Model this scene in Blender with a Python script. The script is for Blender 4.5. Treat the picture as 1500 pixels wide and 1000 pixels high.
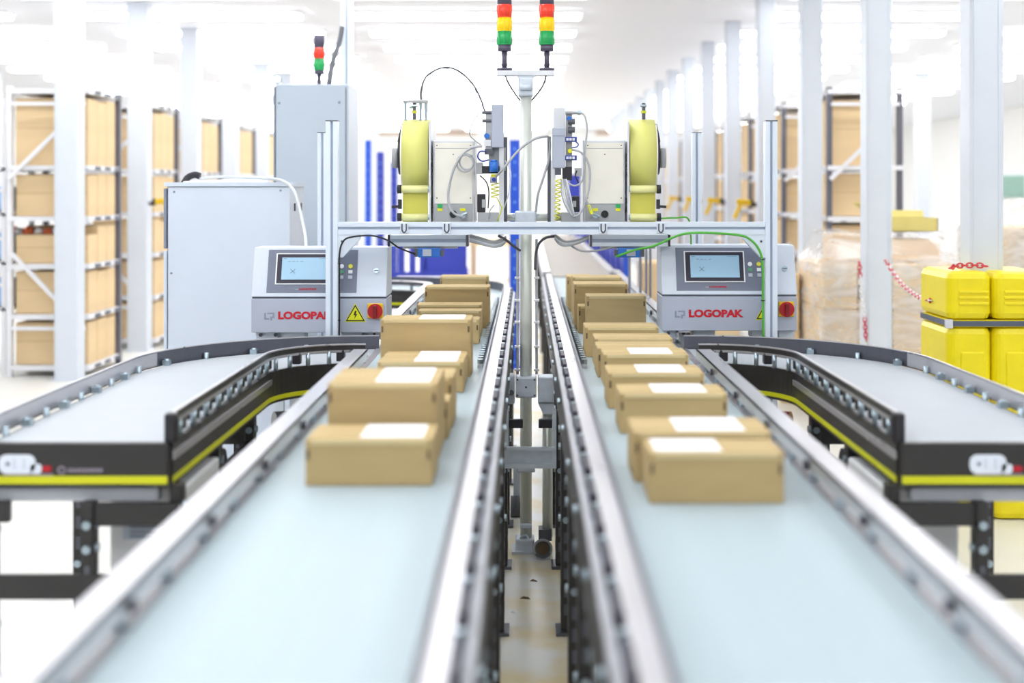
import bpy, math, random
from mathutils import Vector, Matrix
random.seed(7)
PI = math.pi
S = bpy.context.scene
COL = S.collection
for o in list(bpy.data.objects):
    bpy.data.objects.remove(o)

# ------------------------------------------------------------------ camera, sky, exposure
F = 2000.0                      # focal length in pixels of a 1500 px wide frame
HC = 1.61                       # camera height
cd = bpy.data.cameras.new('camera'); cam = bpy.data.objects.new('camera', cd); COL.objects.link(cam)
cam.location = (0, 0, HC); cam.rotation_euler = (PI/2, 0, 0)
cd.sensor_width = 36; cd.lens = 48
cd.shift_x = -0.014; cd.shift_y = -0.148
cd.clip_start = .05; cd.clip_end = 200
cd.dof.use_dof = True; cd.dof.focus_distance = 6.0; cd.dof.aperture_fstop = 1.4
S.camera = cam
wd = bpy.data.worlds.new('sky'); S.world = wd; wd.use_nodes = True
bg = wd.node_tree.nodes['Background']; bg.inputs[0].default_value = (.93, .97, 1, 1); bg.inputs[1].default_value = 0.6
S.view_settings.view_transform = 'Standard'; S.view_settings.look = 'None'
S.view_settings.gamma = 1; S.view_settings.use_curve_mapping = False
S.view_settings.exposure = 0.30
LAMP = 9.0                     # brightness of the ceiling tubes

# ------------------------------------------------------------------ materials
def lin(c):
    c = c/255.0
    return c/12.92 if c <= .04045 else ((c+.055)/1.055)**2.4
def rgb(r, g, b): return (lin(r), lin(g), lin(b), 1)
M = {}
def mat(name, c, rough=.5, metal=0, var=.05, scale=8, bump=0, spec=.5, emit=0, alpha=1, trans=0, stretch=(1, 1, 1), rvar=0):
    m = bpy.data.materials.new(name); m.use_nodes = True
    nt = m.node_tree; b = nt.nodes['Principled BSDF']
    col = rgb(*c)
    b.inputs['Roughness'].default_value = rough; b.inputs['Metallic'].default_value = metal
    b.inputs['Specular IOR Level'].default_value = spec; b.inputs['Alpha'].default_value = alpha
    b.inputs['Transmission Weight'].default_value = trans
    tc = nt.nodes.new('ShaderNodeTexCoord'); mp = nt.nodes.new('ShaderNodeMapping'); nz = nt.nodes.new('ShaderNodeTexNoise')
    mp.inputs['Scale'].default_value = stretch
    nz.inputs['Scale'].default_value = scale; nz.inputs['Detail'].default_value = 4
    nt.links.new(tc.outputs['Object'], mp.inputs[0]); nt.links.new(mp.outputs[0], nz.inputs['Vector'])
    rp = nt.nodes.new('ShaderNodeValToRGB')
    rp.color_ramp.elements[0].position = .3; rp.color_ramp.elements[1].position = .7
    rp.color_ramp.elements[0].color = tuple(x*(1-var) for x in col[:3])+(1,)
    rp.color_ramp.elements[1].color = tuple(min(1, x*(1+var)) for x in col[:3])+(1,)
    nt.links.new(nz.outputs[0], rp.inputs[0]); nt.links.new(rp.outputs[0], b.inputs['Base Color'])
    if rvar:
        mr = nt.nodes.new('ShaderNodeMapRange'); mr.inputs[3].default_value = rough-rvar; mr.inputs[4].default_value = rough+rvar
        nt.links.new(nz.outputs[0], mr.inputs[0]); nt.links.new(mr.outputs[0], b.inputs['Roughness'])
    if bump:
        bp = nt.nodes.new('ShaderNodeBump'); bp.inputs['Strength'].default_value = bump; bp.inputs['Distance'].default_value = .01
        nt.links.new(nz.outputs[0], bp.inputs['Height']); nt.links.new(bp.outputs[0], b.inputs['Normal'])
    if emit:
        b.inputs['Emission Color'].default_value = col; b.inputs['Emission Strength'].default_value = emit
    M[name] = m
    return m
fm = mat('floor', (230, 228, 221), .32, var=.05, scale=1.3, rvar=.06)
nt = fm.node_tree; bs = nt.nodes['Principled BSDF']; ramp = [n for n in nt.nodes if n.type == 'VALTORGB'][0]
geo = nt.nodes.new('ShaderNodeNewGeometry'); sep = nt.nodes.new('ShaderNodeSeparateXYZ'); ab = nt.nodes.new('ShaderNodeMath'); ab.operation = 'ABSOLUTE'
mr = nt.nodes.new('ShaderNodeMapRange'); mr.inputs[1].default_value = .15; mr.inputs[2].default_value = .8; mr.inputs[3].default_value = 1; mr.inputs[4].default_value = 0
dn = nt.nodes.new('ShaderNodeTexNoise'); dn.inputs['Scale'].default_value = 3.5; dn.inputs['Detail'].default_value = 6
dr = nt.nodes.new('ShaderNodeMapRange'); dr.inputs[1].default_value = .42; dr.inputs[2].default_value = .62
mu = nt.nodes.new('ShaderNodeMath'); mu.operation = 'MULTIPLY'; mixc = nt.nodes.new('ShaderNodeMixRGB'); mixc.inputs[2].default_value = rgb(220, 202, 158)
for a, b_ in ((geo.outputs['Position'], sep.inputs[0]), (sep.outputs[0], ab.inputs[0]), (ab.outputs[0], mr.inputs[0]), (geo.outputs['Position'], dn.inputs['Vector']),
              (dn.outputs[0], dr.inputs[0]), (mr.outputs[0], mu.inputs[0]), (dr.outputs[0], mu.inputs[1]), (mu.outputs[0], mixc.inputs[0]), (ramp.outputs[0], mixc.inputs[1]), (mixc.outputs[0], bs.inputs['Base Color'])):
    nt.links.new(a, b_)
mat('ceiling', (244, 245, 250), .9, var=.01)
mat('wall', (246, 245, 243), .8, var=.02)
mat('wall_trim', (198, 170, 148), .7)
mat('column', (216, 222, 231), .45, var=.015)
mat('tube_glow', (250, 252, 255), .5, emit=LAMP)
mat('lamp_white', (240, 240, 240), .5)
mat('belt', (173, 188, 194), .42, var=.02, scale=3, stretch=(6, .3, 1), spec=.12)
mat('belt_grey', (150, 142, 132), .5, var=.06)
mat('side_belt', (177, 182, 188), .45, var=.02, spec=.1)
mat('black_panel', (46, 44, 44), .38, var=.08)
mat('black', (34, 33, 40), .45)
mat('navy_black', (36, 32, 52), .5)
mat('yellow_tape', (214, 216, 20), .45, var=.03)
mat('aluminium', (214, 216, 222), .32, metal=.85, var=.04, scale=30, stretch=(1, .05, 1))
mat('rail_steel', (200, 198, 202), .3, metal=.7, var=.05, scale=20, stretch=(1, .1, 1), rvar=.08)
mat('dark_steel', (96, 98, 108), .35, metal=.6)
mat('ledge_steel', (168, 168, 174), .45, metal=.5)
mat('tray', (206, 210, 220), .5)
mat('zinc', (170, 186, 196), .3, metal=.8, var=.1, scale=20)
mat('galvanised', (218, 222, 214), .36, metal=.3, var=.12, scale=14, stretch=(1, 1, .15))
mat('profile', (224, 233, 245), .38, metal=.25, var=.02)
mat('profile_groove', (160, 172, 192), .5, metal=.2)
mat('grey_casting', (204, 212, 222), .5, metal=.3, var=.06, scale=30)
mat('machine_grey', (168, 170, 172), .5, metal=.2)
mat('cover_beige', (238, 234, 222), .4, metal=.1, var=.03, scale=12)
mat('plate_light', (216, 218, 222), .35, metal=.35)
mat('console_light', (204, 212, 224), .5, var=.015)
mat('console_grey', (174, 181, 197), .5, var=.015)
mat('console_dark', (112, 118, 136), .5, var=.02)
mat('groove', (104, 110, 124), .6)
mat('white', (240, 241, 243), .45, var=.01)
mat('screen', (150, 186, 210), .3, emit=.08, var=.02)
mat('screen_mark', (110, 130, 150), .5)
mat('red_print', (196, 16, 40), .45, var=.02)
mat('grey_print', (138, 146, 162), .45, var=.02)
mat('red_switch', (178, 20, 26), .35)
mat('red_dark', (120, 10, 18), .4)
mat('yellow_plate', (232, 190, 20), .4)
mat('sign_yellow', (226, 226, 20), .4, var=.02)
mat('sign_black', (20, 22, 20), .5)
mat('button_yellow', (226, 222, 60), .4)
mat('button_green', (90, 160, 120), .4)
mat('button_grey', (180, 188, 200), .4)
mat('cabinet_white', (206, 215, 229), .42, var=.012)
mat('cabinet_side', (208, 214, 224), .45, var=.012)
mat('cabinet_grey', (186, 197, 209), .45, var=.012)
mat('cabinet_edge', (132, 142, 160), .5)
mat('label_web', (218, 216, 122), .42, var=.03, scale=4, stretch=(.3, 1, 1))
mat('label_under', (200, 196, 84), .45)
mat('label_pale', (232, 230, 160), .42)
mat('blue_knob', (40, 110, 200), .35)
mat('blue_dark', (34, 60, 150), .4)
mat('blue_rack', (24, 78, 200), .45, var=.06)
mat('blue_deep', (44, 58, 168), .5, var=.06)
mat('hose_grey', (170, 172, 176), .45)
mat('hose_dark', (88, 90, 98), .5)
mat('cable_black', (24, 26, 34), .5)
mat('cable_white', (206, 210, 214), .5)
mat('cable_green', (84, 176, 60), .4)
mat('air_yellow', (206, 208, 50), .35)
mat('lamp_red', (226, 62, 40), .25, emit=.12)
mat('lamp_yellow', (240, 200, 16), .25, emit=.15)
mat('lamp_green', (36, 160, 88), .25, emit=.12)
mat('stack_grey', (84, 80, 100), .5)
mat('carton', (186, 162, 116), .75, var=.05, scale=26, stretch=(.25, 1, 1), spec=.2)
mat('carton_edge', (214, 196, 150), .8, spec=.2)
mat('carton_dark', (92, 76, 56), .8)
mat('store_carton', (232, 204, 160), .8, var=.06, scale=2.5, stretch=(.5, .5, 2), spec=.2)
mat('store_seam', (206, 174, 130), .8)
mat('carton_open', (220, 206, 130), .8, spec=.2)
mat('paper', (246, 246, 248), .5, var=.01)
mat('tape_clear', (220, 206, 176), .25)
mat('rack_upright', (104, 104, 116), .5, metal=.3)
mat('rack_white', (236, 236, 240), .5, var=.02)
mat('guard_yellow', (242, 222, 8), .38, var=.03)
mat('strap', (84, 92, 108), .6)
mat('chain_red', (206, 48, 64), .4)
mat('chain_white', (246, 244, 244), .4)
mat('orange_bag', (236, 120, 74), .5)
mat('blue_crate', (120, 180, 236), .5)
mat('pallet_wood', (190, 160, 112), .8, var=.12, scale=6)
mat('green_screen', (150, 184, 170), .4)
mat('badge', (232, 240, 255), .4)
mat('badge_grey', (150, 140, 156), .5)
# stretch film: part clear, part glossy
m = bpy.data.materials.new('film'); m.use_nodes = True; nt = m.node_tree; nt.nodes.clear()
out = nt.nodes.new('ShaderNodeOutputMaterial'); mx = nt.nodes.new('ShaderNodeMixShader'); tr = nt.nodes.new('ShaderNodeBsdfTransparent')
df = nt.nodes.new('ShaderNodeBsdfPrincipled'); df.inputs['Base Color'].default_value = (.95, .95, .97, 1); df.inputs['Roughness'].default_value = .2
nz = nt.nodes.new('ShaderNodeTexNoise'); nz.inputs['Scale'].default_value = 2.2; nz.inputs['Detail'].default_value = 4; nz.inputs['Distortion'].default_value = 2
tc = nt.nodes.new('ShaderNodeTexCoord'); mp = nt.nodes.new('ShaderNodeMapping'); mp.inputs['Scale'].default_value = (1, 1, 3)
rp = nt.nodes.new('ShaderNodeValToRGB'); rp.color_ramp.elements[0].position = .40; rp.color_ramp.elements[0].color = (.17, .17, .17, 1)
rp.color_ramp.elements[1].position = .78; rp.color_ramp.elements[1].color = (.68, .68, .68, 1)
for a, b_ in ((tc.outputs['Object'], mp.inputs[0]), (mp.outputs[0], nz.inputs['Vector']), (nz.outputs[0], rp.inputs[0]), (rp.outputs[0], mx.inputs[0]),
              (tr.outputs[0], mx.inputs[1]), (df.outputs[0], mx.inputs[2]), (mx.outputs[0], out.inputs[0])):
    nt.links.new(a, b_)
M['film'] = m

# ------------------------------------------------------------------ helpers
OFF = {}
def W(px, py, Y):
    """point at depth Y that the photograph shows at (px, py)"""
    return Vector(((px-771)*Y/F, Y, HC-(py-278)*Y/F))
def PX(px, Y): return (px-771)*Y/F
def PZ(py, Y): return HC-(py-278)*Y/F

class MB:
    def __init__(self, mir=None):
        self.v = []; self.f = []; self.mir = mir
    def add(self, vs, fs):
        n = len(self.v); self.v += [tuple(p) for p in vs]; self.f += [tuple(i+n for i in f) for f in fs]
        return self
    def box(self, x0, x1, y0, y1, z0, z1):
        return self.add([(x0, y0, z0), (x1, y0, z0), (x1, y1, z0), (x0, y1, z0), (x0, y0, z1), (x1, y0, z1), (x1, y1, z1), (x0, y1, z1)],
                        [(0, 3, 2, 1), (4, 5, 6, 7), (0, 1, 5, 4), (1, 2, 6, 5), (2, 3, 7, 6), (3, 0, 4, 7)])
    def pbox(self, a, b, c, d, Y, depth):
        """box whose front at depth Y spans photo columns a..b and rows c..d"""
        return self.box(PX(a, Y), PX(b, Y), Y, Y+depth, PZ(d, Y), PZ(c, Y))
    def bar(self, p, q, w, h, up=(0, 0, 1)):
        p = Vector(p); q = Vector(q); d = (q-p).normalized(); u = Vector(up)
        s = d.cross(u)
        if s.length < 1e-4: s = d.cross(Vector((1, 0, 0)))
        s.normalize(); u = s.cross(d)
        vs = [e+s*i*w/2+u*j*h/2 for e in (p, q) for i, j in ((-1, -1), (1, -1), (1, 1), (-1, 1))]
        return self.add(vs, [(0, 1, 2, 3), (7, 6, 5, 4), (0, 4, 5, 1), (1, 5, 6, 2), (2, 6, 7, 3), (3, 7, 4, 0)])
    def cyl(self, p, q, r, n=14, r1=None):
        p = Vector(p); q = Vector(q); d = (q-p).normalized()
        s = d.orthogonal().normalized(); u = d.cross(s); r1 = r if r1 is None else r1
        vs = [p+(s*math.cos(2*PI*i/n)+u*math.sin(2*PI*i/n))*r for i in range(n)]+[q+(s*math.cos(2*PI*i/n)+u*math.sin(2*PI*i/n))*r1 for i in range(n)]
        return self.add(vs, [tuple(range(n-1, -1, -1)), tuple(range(n, 2*n))]+[(i, (i+1) % n, n+(i+1) % n, n+i) for i in range(n)])
    def tube(self, pts, r, n=7, res=5):
        P = [Vector(p) for p in pts]
        if res > 1 and len(P) > 2:
            Q = []
            for i in range(len(P)-1):
                a = P[max(i-1, 0)]; b = P[i]; c = P[i+1]; d = P[min(i+2, len(P)-1)]
                for k in range(res):
                    t = k/res
                    Q.append(.5*((2*b)+(c-a)*t+(2*a-5*b+4*c-d)*t*t+(3*b-a-3*c+d)*t**3))
            P = Q+[P[-1]]
        vs = []; s = None
        for i, p in enumerate(P):
            d = (P[min(i+1, len(P)-1)]-P[max(i-1, 0)])
            d = d.normalized() if d.length > 1e-9 else Vector((0, 0, 1))
            if s is None: s = d.orthogonal().normalized()
            s = (s-d*s.dot(d)); s = s.normalized() if s.length > 1e-6 else d.orthogonal().normalized()
            u = d.cross(s)
            vs += [p+(s*math.cos(2*PI*k/n)+u*math.sin(2*PI*k/n))*r for k in range(n)]
        m_ = len(P)
        fs = [(i*n+k, i*n+(k+1) % n, (i+1)*n+(k+1) % n, (i+1)*n+k) for i in range(m_-1) for k in range(n)]
        fs += [tuple(range(n-1, -1, -1)), tuple(range((m_-1)*n, m_*n))]
        return self.add(vs, fs)
    def sweep(self, path, o0, o1, z0, z1):
        """a bar that follows a plan path; offsets to the left of travel"""
        if o0 > o1: o0, o1 = o1, o0
        vs = []; k = len(path)
        for i, (x, y) in enumerate(path):
            a = path[max(i-1, 0)]; b = path[min(i+1, k-1)]
            dx, dy = b[0]-a[0], b[1]-a[1]; L = math.hypot(dx, dy); nx, ny = -dy/L, dx/L
            for o, z in ((o0, z0), (o1, z0), (o1, z1), (o0, z1)):
                vs.append((x+nx*o, y+ny*o, z))
        fs = [(0, 1, 2, 3), tuple((k-1)*4+j for j in (3, 2, 1, 0))]
        for i in range(k-1):
            for j in range(4):
                fs.append((i*4+j, (i+1)*4+j, (i+1)*4+(j+1) % 4, i*4+(j+1) % 4))
        return self.add(vs, fs)
    def prism(self, poly, axis, a, b):
        """2D polygon (counter-clockwise) extruded along axis: 'y' takes (x, z), 'x' takes (y, z), 'z' takes (x, y)"""
        f = {'y': lambda p, t: (p[0], t, p[1]), 'x': lambda p, t: (t, p[0], p[1]), 'z': lambda p, t: (p[0], p[1], t)}[axis]
        n = len(poly)
        return self.add([f(p, a) for p in poly]+[f(p, b) for p in poly],
                        [tuple(range(n)), tuple(range(2*n-1, n-1, -1))]+[(i, n+i, n+(i+1) % n, (i+1) % n) for i in range(n)])
    def torus(self, c, ax, R, r, n=20, k=8, arc=2*PI, start=0):
        c = Vector(c); ax = Vector(ax).normalized(); s = ax.orthogonal().normalized()
        if abs(ax.z) > .9: s = Vector((1, 0, 0))
        u = ax.cross(s)
        pts = [c+(s*math.cos(start+arc*i/n)+u*math.sin(start+arc*i/n))*R for i in range(n+1)]
        return self.tube(pts, r, k, 1)
    def build(self, name, material, parent=None, smooth=False, bev=0, org=None):
        vs = self.v
        fs = self.f
        if self.mir is not None:
            vs = [(self.mir-x, y, z) for x, y, z in vs]
        if parent is not None:
            off = OFF.get(parent.name, Vector((0, 0, 0)))
        elif org is not None: off = Vector(org)
        else:
            xs = [p[0] for p in vs]; ys = [p[1] for p in vs]; zs = [p[2] for p in vs]
            off = Vector(((min(xs)+max(xs))/2, (min(ys)+max(ys))/2, min(zs)))
        me = bpy.data.meshes.new(name)
        me.from_pydata([tuple(Vector(p)-off) for p in vs], [], fs)
        import bmesh
        bm = bmesh.new(); bm.from_mesh(me); bmesh.ops.recalc_face_normals(bm, faces=bm.faces); bm.to_mesh(me); bm.free()
        me.materials.append(M[material])
        if smooth:
            me.polygons.foreach_set('use_smooth', [len(p.vertices) == 4 for p in me.polygons])
        o = bpy.data.objects.new(name, me); COL.objects.link(o)
        if parent is not None: o.parent = parent
        else: o.location = off
        OFF[o.name] = off
        if bev:
            bv = o.modifiers.new('bevel', 'BEVEL'); bv.width = bev; bv.segments = 2; bv.limit_method = 'ANGLE'
        return o

def tag(o, label=None, cat=None, group=None, kind=None):
    for k, v in (('label', label), ('category', cat), ('group', group), ('kind', kind)):
        if v: o[k] = v
    return o
def thing(name, loc, label, cat, group=None):
    o = bpy.data.objects.new(name, None); COL.objects.link(o); o.location = loc; o.empty_display_size = .1
    OFF[o.name] = Vector(loc)
    return tag(o, label, cat, group)
def kids(o): return [c for c in bpy.data.objects if c.parent == o]
def clone(o, loc=None, parent=None, label=None, tree=None):
    c = o.copy(); COL.objects.link(c)
    if parent is not None: c.parent = parent
    if loc is not None: c.location = loc
    if label: c['label'] = label
    for k in (tree if tree is not None else kids(o)): clone(k, None, c)
    return c
def text(s, size, material, name, parent, loc, width=None, rot=(PI/2, 0, 0), ext=.0008, off=0, shear=0):
    cu = bpy.data.curves.new(name, 'FONT'); cu.body = s; cu.size = size; cu.extrude = ext; cu.offset = off; cu.shear = shear; cu.resolution_u = 3
    t = bpy.data.objects.new(name, cu); COL.objects.link(t)
    dg = bpy.context.evaluated_depsgraph_get(); me = bpy.data.meshes.new_from_object(t.evaluated_get(dg))
    bpy.data.objects.remove(t)
    xs = [v.co.x for v in me.vertices]; x0 = min(xs); w = max(xs)-x0
    k = (width/w) if width else 1
    ys = [v.co.y for v in me.vertices]; y0 = min(ys); h = max(ys)-y0
    R = Matrix.Rotation(rot[0], 3, 'X')
    for v in me.vertices:
        v.co = R @ Vector(((v.co.x-x0)*k, (v.co.y-y0)*(size/h), v.co.z))
    me.materials.clear(); me.materials.append(M[material])
    o = bpy.data.objects.new(name, me); COL.objects.link(o); o.parent = parent
    o.location = Vector(loc)-OFF.get(parent.name, Vector((0, 0, 0)))
    OFF[o.name] = OFF.get(parent.name)
    return o

MX = .045          # the two conveyor lines mirror about x = MX/2

# ------------------------------------------------------------------ the hall
CE = 3.48
def struct(mb, name, material, **k): return tag(mb.build(name, material, **k), kind='structure')
struct(MB().box(-10, 11, -4, 44, -.05, 0), 'floor', 'floor')
struct(MB().box(-10, 11, -4, 44, CE, CE+.1), 'ceiling', 'ceiling')
struct(MB().box(-10, 11, 43, 43.2, 0, CE), 'wall_far', 'wall')
struct(MB().box(-10.2, -10, -4, 44, 0, CE), 'wall_left', 'wall')
struct(MB().box(11, 11.2, -4, 44, 0, CE), 'wall_right', 'wall')
struct(MB().box(-5, -1.6, 42.9, 43, 3.34, 3.46), 'trim_1', 'wall_trim')
struct(MB().box(2.2, 6, 42.9, 43, 3.34, 3.46), 'trim_2', 'wall_trim')

# columns: two rows, a box section with a recessed web
def column(x, y, w, lab):
    c = MB().box(x-w/2, x+w/2, y-w/2, y+w/2, 0, CE).build('column', 'column', bev=.012)
    tag(c, kind='structure')
    MB().box(x-w/2-.02, x+w/2+.02, y-w/2-.02, y+w/2+.02, 0, .012).build('base_plate', 'column', c)
    if w > .165: 
        for sx in (-1, 1):
            MB().box(x+sx*w*.36-.006, x+sx*w*.36+.006, y-w/2-.003, y-w/2, .02, CE).build('edge_bead', 'column', c)
    return c
for k in range(15):
    column(2.3, 6.9+2.08*k, .17, 'r')
for k in range(12):
    column(-3.88, 11.6+2.1*k, .2, 'l')
for k in range(6):
    column(6.2, 15+3.2*k, .2, 'rr')
for k in range(4):
    column(-8.2, 17+4*k, .2, 'll')

# ceiling lamps: rows of long tube fittings across the hall
TEN = ['first', 'second', 'third', 'fourth', 'fifth', 'sixth', 'seventh', 'eighth', 'ninth', 'tenth', 'eleventh', 'twelfth', 'thirteenth', 'fourteenth',
       'fifteenth', 'sixteenth', 'seventeenth', 'eighteenth', 'nineteenth', 'twentieth']
def nth(k): return TEN[k] if k < 20 else ('twenty-'+TEN[k-20])
lp = thing('ceiling_light', (0, 0, CE), 'tube light', 'light', 'tube lights in rows under the ceiling')
MB().box(-1.2, 1.2, -.12, .12, CE-.04, CE).build('housing', 'lamp_white', lp)
MB().box(-1.18, 1.18, -.11, .11, CE-.075, CE-.04).build('diffuser', 'tube_glow', lp)
for k_ in kids(lp):                  # modelled around x = y = 0, at ceiling height
    k_.location = (0, 0, 0)
lk = kids(lp); first = True
for xc, row in ((-.62, 'above the centre post'), (-3.55, 'above the left aisle'), (3.65, 'above the right aisle'), (-6.6, 'beyond the left shelving'), (6.7, 'beyond the right shelving')):
    n = 0
    for k in range(28):
        y = -1.5+1.58*k
        if abs(xc) > 6 and k < 8: continue
        L = 'white tube light %s, %s along the row' % (row, nth(n)); n += 1
        if first: lp.location = (xc, y, CE); lp['label'] = L; first = False
        else: clone(lp, (xc, y, CE), tree=lk, label=L)

# ------------------------------------------------------------------ shelving down both sides
ZS = [.107, .545, .98, 1.39, 1.83, 2.49]
def shelf_unit(x0, x1, y0, y1, right, label, detail, light_front=False):
    t = thing('shelving_unit', ((x0+x1)/2, (y0+y1)/2, 0), label, 'shelf', 'shelving units along the hall')
    for (x, y) in ((x0+.02, y0+.02), (x1-(.02 if right else .13), y0+.02), (x0+.02, y1-.02), (x1-.02, y1-.02)):
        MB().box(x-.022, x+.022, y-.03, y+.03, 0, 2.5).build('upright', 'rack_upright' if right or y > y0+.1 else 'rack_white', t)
    for z in ZS:
        s = MB().box(x0, x1, y0-.012, y1+.012, z-.05, z-.01).build('shelf_board', 'rack_white', t)
        if detail:
            xs = x1+.004 if not right else x0-.004
            for j in range(3):
                y = y0+.16+j*.28
                MB().box(xs-.004, xs+.004, y, y+.14, z-.045, z-.018).build('label_holder', 'strap', s)
    MB().bar((x0+.02, y0-.034, 1.70), (x0+.45, y0-.034, 2.12), .02, .035).build('brace', 'rack_white', t)
    MB().bar((x0+.05, y0-.034, 1.07), (x0+.47, y0-.034, .63), .02, .035).build('brace', 'rack_white', t)
    MB().bar((x0+.03, y0-.02, 2.35), (x1-.03, y0-.02, 2.35), .02, .03).build('crossbar', 'rack_white', t)
    MB().bar((x0+.03, y0-.02, .42), (x1-.03, y0-.02, .42), .02, .03).build('crossbar', 'rack_white', t)
    return t
def store_carton(x0, x1, y0, y1, z0, z1, lab, grp, seam=True):
    c = MB().box(x0, x1, y0, y1, z0, z1).build('storage_carton', 'store_carton', bev=.006)
    tag(c, lab, 'carton', grp)
    if seam:
        zm = z0+(z1-z0)*.55
        MB().box(x0+.01, x1-.01, y0-.002, y0, zm, zm+.006).build('flap_seam', 'store_seam', c)
    return c
ORD = ['first', 'second', 'third', 'fourth', 'fifth', 'sixth', 'seventh', 'eighth', 'ninth', 'tenth', 'eleventh']
POS = {1: [''], 2: [' at the front', ' at the back'], 3: [' at the front', ' in the middle', ' at the back']}
SHN = ['bottom', 'second', 'third', 'fourth', 'top']
for k in range(9):
    y0 = 11.75+2.1*k; x0, x1 = -4.47, -3.76; y1 = y0+.92
    shelf_unit(x0, x1, y0, y1, False, 'white shelving unit full of brown cartons, %s in the left row' % ORD[k], k < 3)
    for i in range(5):
        zt = ZS[i+1]-.075 if not (k == 0 and i == 2) else ZS[i+1]-.2
        n = 3 if k < 2 else (2 if k < 4 else 1)
        for j in range(n):
            a = y0+.07+j*(.78/n); b = a+.78/n-.012
            top = zt-random.uniform(0, .03)
            if k == 0 and i == 2: top = ZS[3]-.17 if j == 0 else zt+.1
            store_carton(x0+.05, x1-.03, a, b, ZS[i]-.008, top,
                         'brown carton%s, %s shelf, %s unit of the left row' % (POS[n][j], SHN[i], ORD[k]), 'cartons in the left shelving', k < 3)
for k in range(9):
    y0 = 11.8+2.08*k; x0, x1 = 2.6, 3.25; y1 = y0+.92
    shelf_unit(x0, x1, y0, y1, True, 'grey-post shelving unit full of brown cartons, %s in the right row' % ORD[k], k < 3)
    for i in range(5):
        n = 2 if k < 2 else 1
        for j in range(n):
            a = y0+.07+j*(.78/n); b = a+.78/n-.012
            store_carton(x0+.05, x1-.17, a, b, ZS[i]-.008, ZS[i+1]-.075-random.uniform(0, .03),
                         'brown carton%s, %s shelf, %s unit of the right row' % (POS[n][j], SHN[i], ORD[k]), 'cartons in the right shelving', k < 3)
# clutter beside the first left unit
for i, (px, py, w, h, mt) in enumerate(((20, 381, 14, 22, 'paper'), (14, 382, 14, 24, 'orange_bag'), (34, 382, 13, 26, 'orange_bag'), (50, 382, 12, 22, 'paper'), (64, 382, 12, 20, 'orange_bag'), (77, 382, 12, 22, 'paper'))):
    Y = 11.9
    c = W(px, py, Y); mb = MB(); r = w*Y/F*.75; hh = h*Y/F
    z0 = ZS[3]-.17 if 0 else .972
    z0 = 1.222
    rings = []
    for a, (s, zz) in enumerate(((.75, 0), (1, .3), (.85, .7), (.35, 1))):
        rings.append([(c.x+r*s*math.cos(q*PI/4)*random.uniform(.8, 1.15), Y+.12+r*s*math.sin(q*PI/4), z0+hh*zz*.42*random.uniform(.85, 1.15) if a else z0) for q in range(8)])
    mb.add(sum(rings, []), [(a*8+q, a*8+(q+1) % 8, a*8+8+(q+1) % 8, a*8+8+q) for a in range(3) for q in range(8)]+[tuple(range(7, -1, -1)), tuple(range(24, 32))])
    b = mb.build('plastic_bag', mt, smooth=True)
    tag(b, ('crumpled orange bag' if mt == 'orange_bag' else 'crumpled white bag')+' lying on a carton, %s from the shelf end' % ORD[i], 'bag', 'bags on the shelf cartons')
for i, (z0, z1) in enumerate(((1.0, 1.22), (1.42, 1.64), (.6, .82))):
    t = thing('blue_crate', (-4.85, 12.1, 0), 'pale blue plastic crate beside the shelf end, %s of the pile' % ('middle', 'topmost', 'lowest')[i], 'crate', 'crates at the left picture edge')
    x0, x1, y0, y1 = -5.1, -4.5, 11.85, 12.4
    w = MB(); 
    w.box(x0, x1, y0, y0+.02, z0, z1).box(x0, x1, y1-.02, y1, z0, z1).box(x0, x0+.02, y0, y1, z0, z1).box(x1-.02, x1, y0, y1, z0, z1).box(x0, x1, y0, y1, z0, z0+.02)
    w.build('body', 'blue_crate', t); MB().box(x0-.01, x1+.01, y0-.01, y0+.012, z1-.05, z1-.02).build('rim', 'white', t)
t = thing('crate_rack', (-4.8, 12.1, 0), 'white rack carrying pale blue crates at the picture edge', 'shelf')
for z in (.59, .99, 1.41, 1.8):
    MB().box(-5.4, -4.49, 11.8, 12.5, z-.03, z-.001).build('shelf_board', 'rack_white', t)
for x in (-5.38, -4.52):
    for y in (11.82, 12.48): MB().box(x-.02, x+.02, y-.02, y+.02, 0, 2.4).build('upright', 'rack_white', t)

# hand scanners hung on the posts
def scanner(x, y, z, side, lab):
    t = thing('hand_scanner', (x, y, z), lab, 'scanner', 'yellow hand scanners on the shelf posts')
    s = side
    MB().box(x, x+s*.06, y-.02, y+.02, z-.015, z+.02).build('holder', 'black', t)
    MB().bar((x+s*.05, y, z+.02), (x+s*.19, y, z+.035), .05, .055).build('body', 'yellow_plate', t, bev=.01)
    MB().bar((x+s*.15, y, z+.01), (x+s*.21, y, z-.13), .035, .04).build('grip', 'yellow_plate', t, bev=.008)
    MB().bar((x+s*.03, y, z+.022), (x+s*.055, y, z+.022), .055, .06).build('nose', 'black', t)
for k in range(4):
    scanner(2.212, 6.9+2.08*(3+k), 1.465, -1, 'yellow hand scanner hung on a white column behind the right machine, %s along the row' % ORD[k])
scanner(-3.777, 13.7, 1.47, 1, 'yellow hand scanner hung on the column left of the white cabinet')

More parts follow.
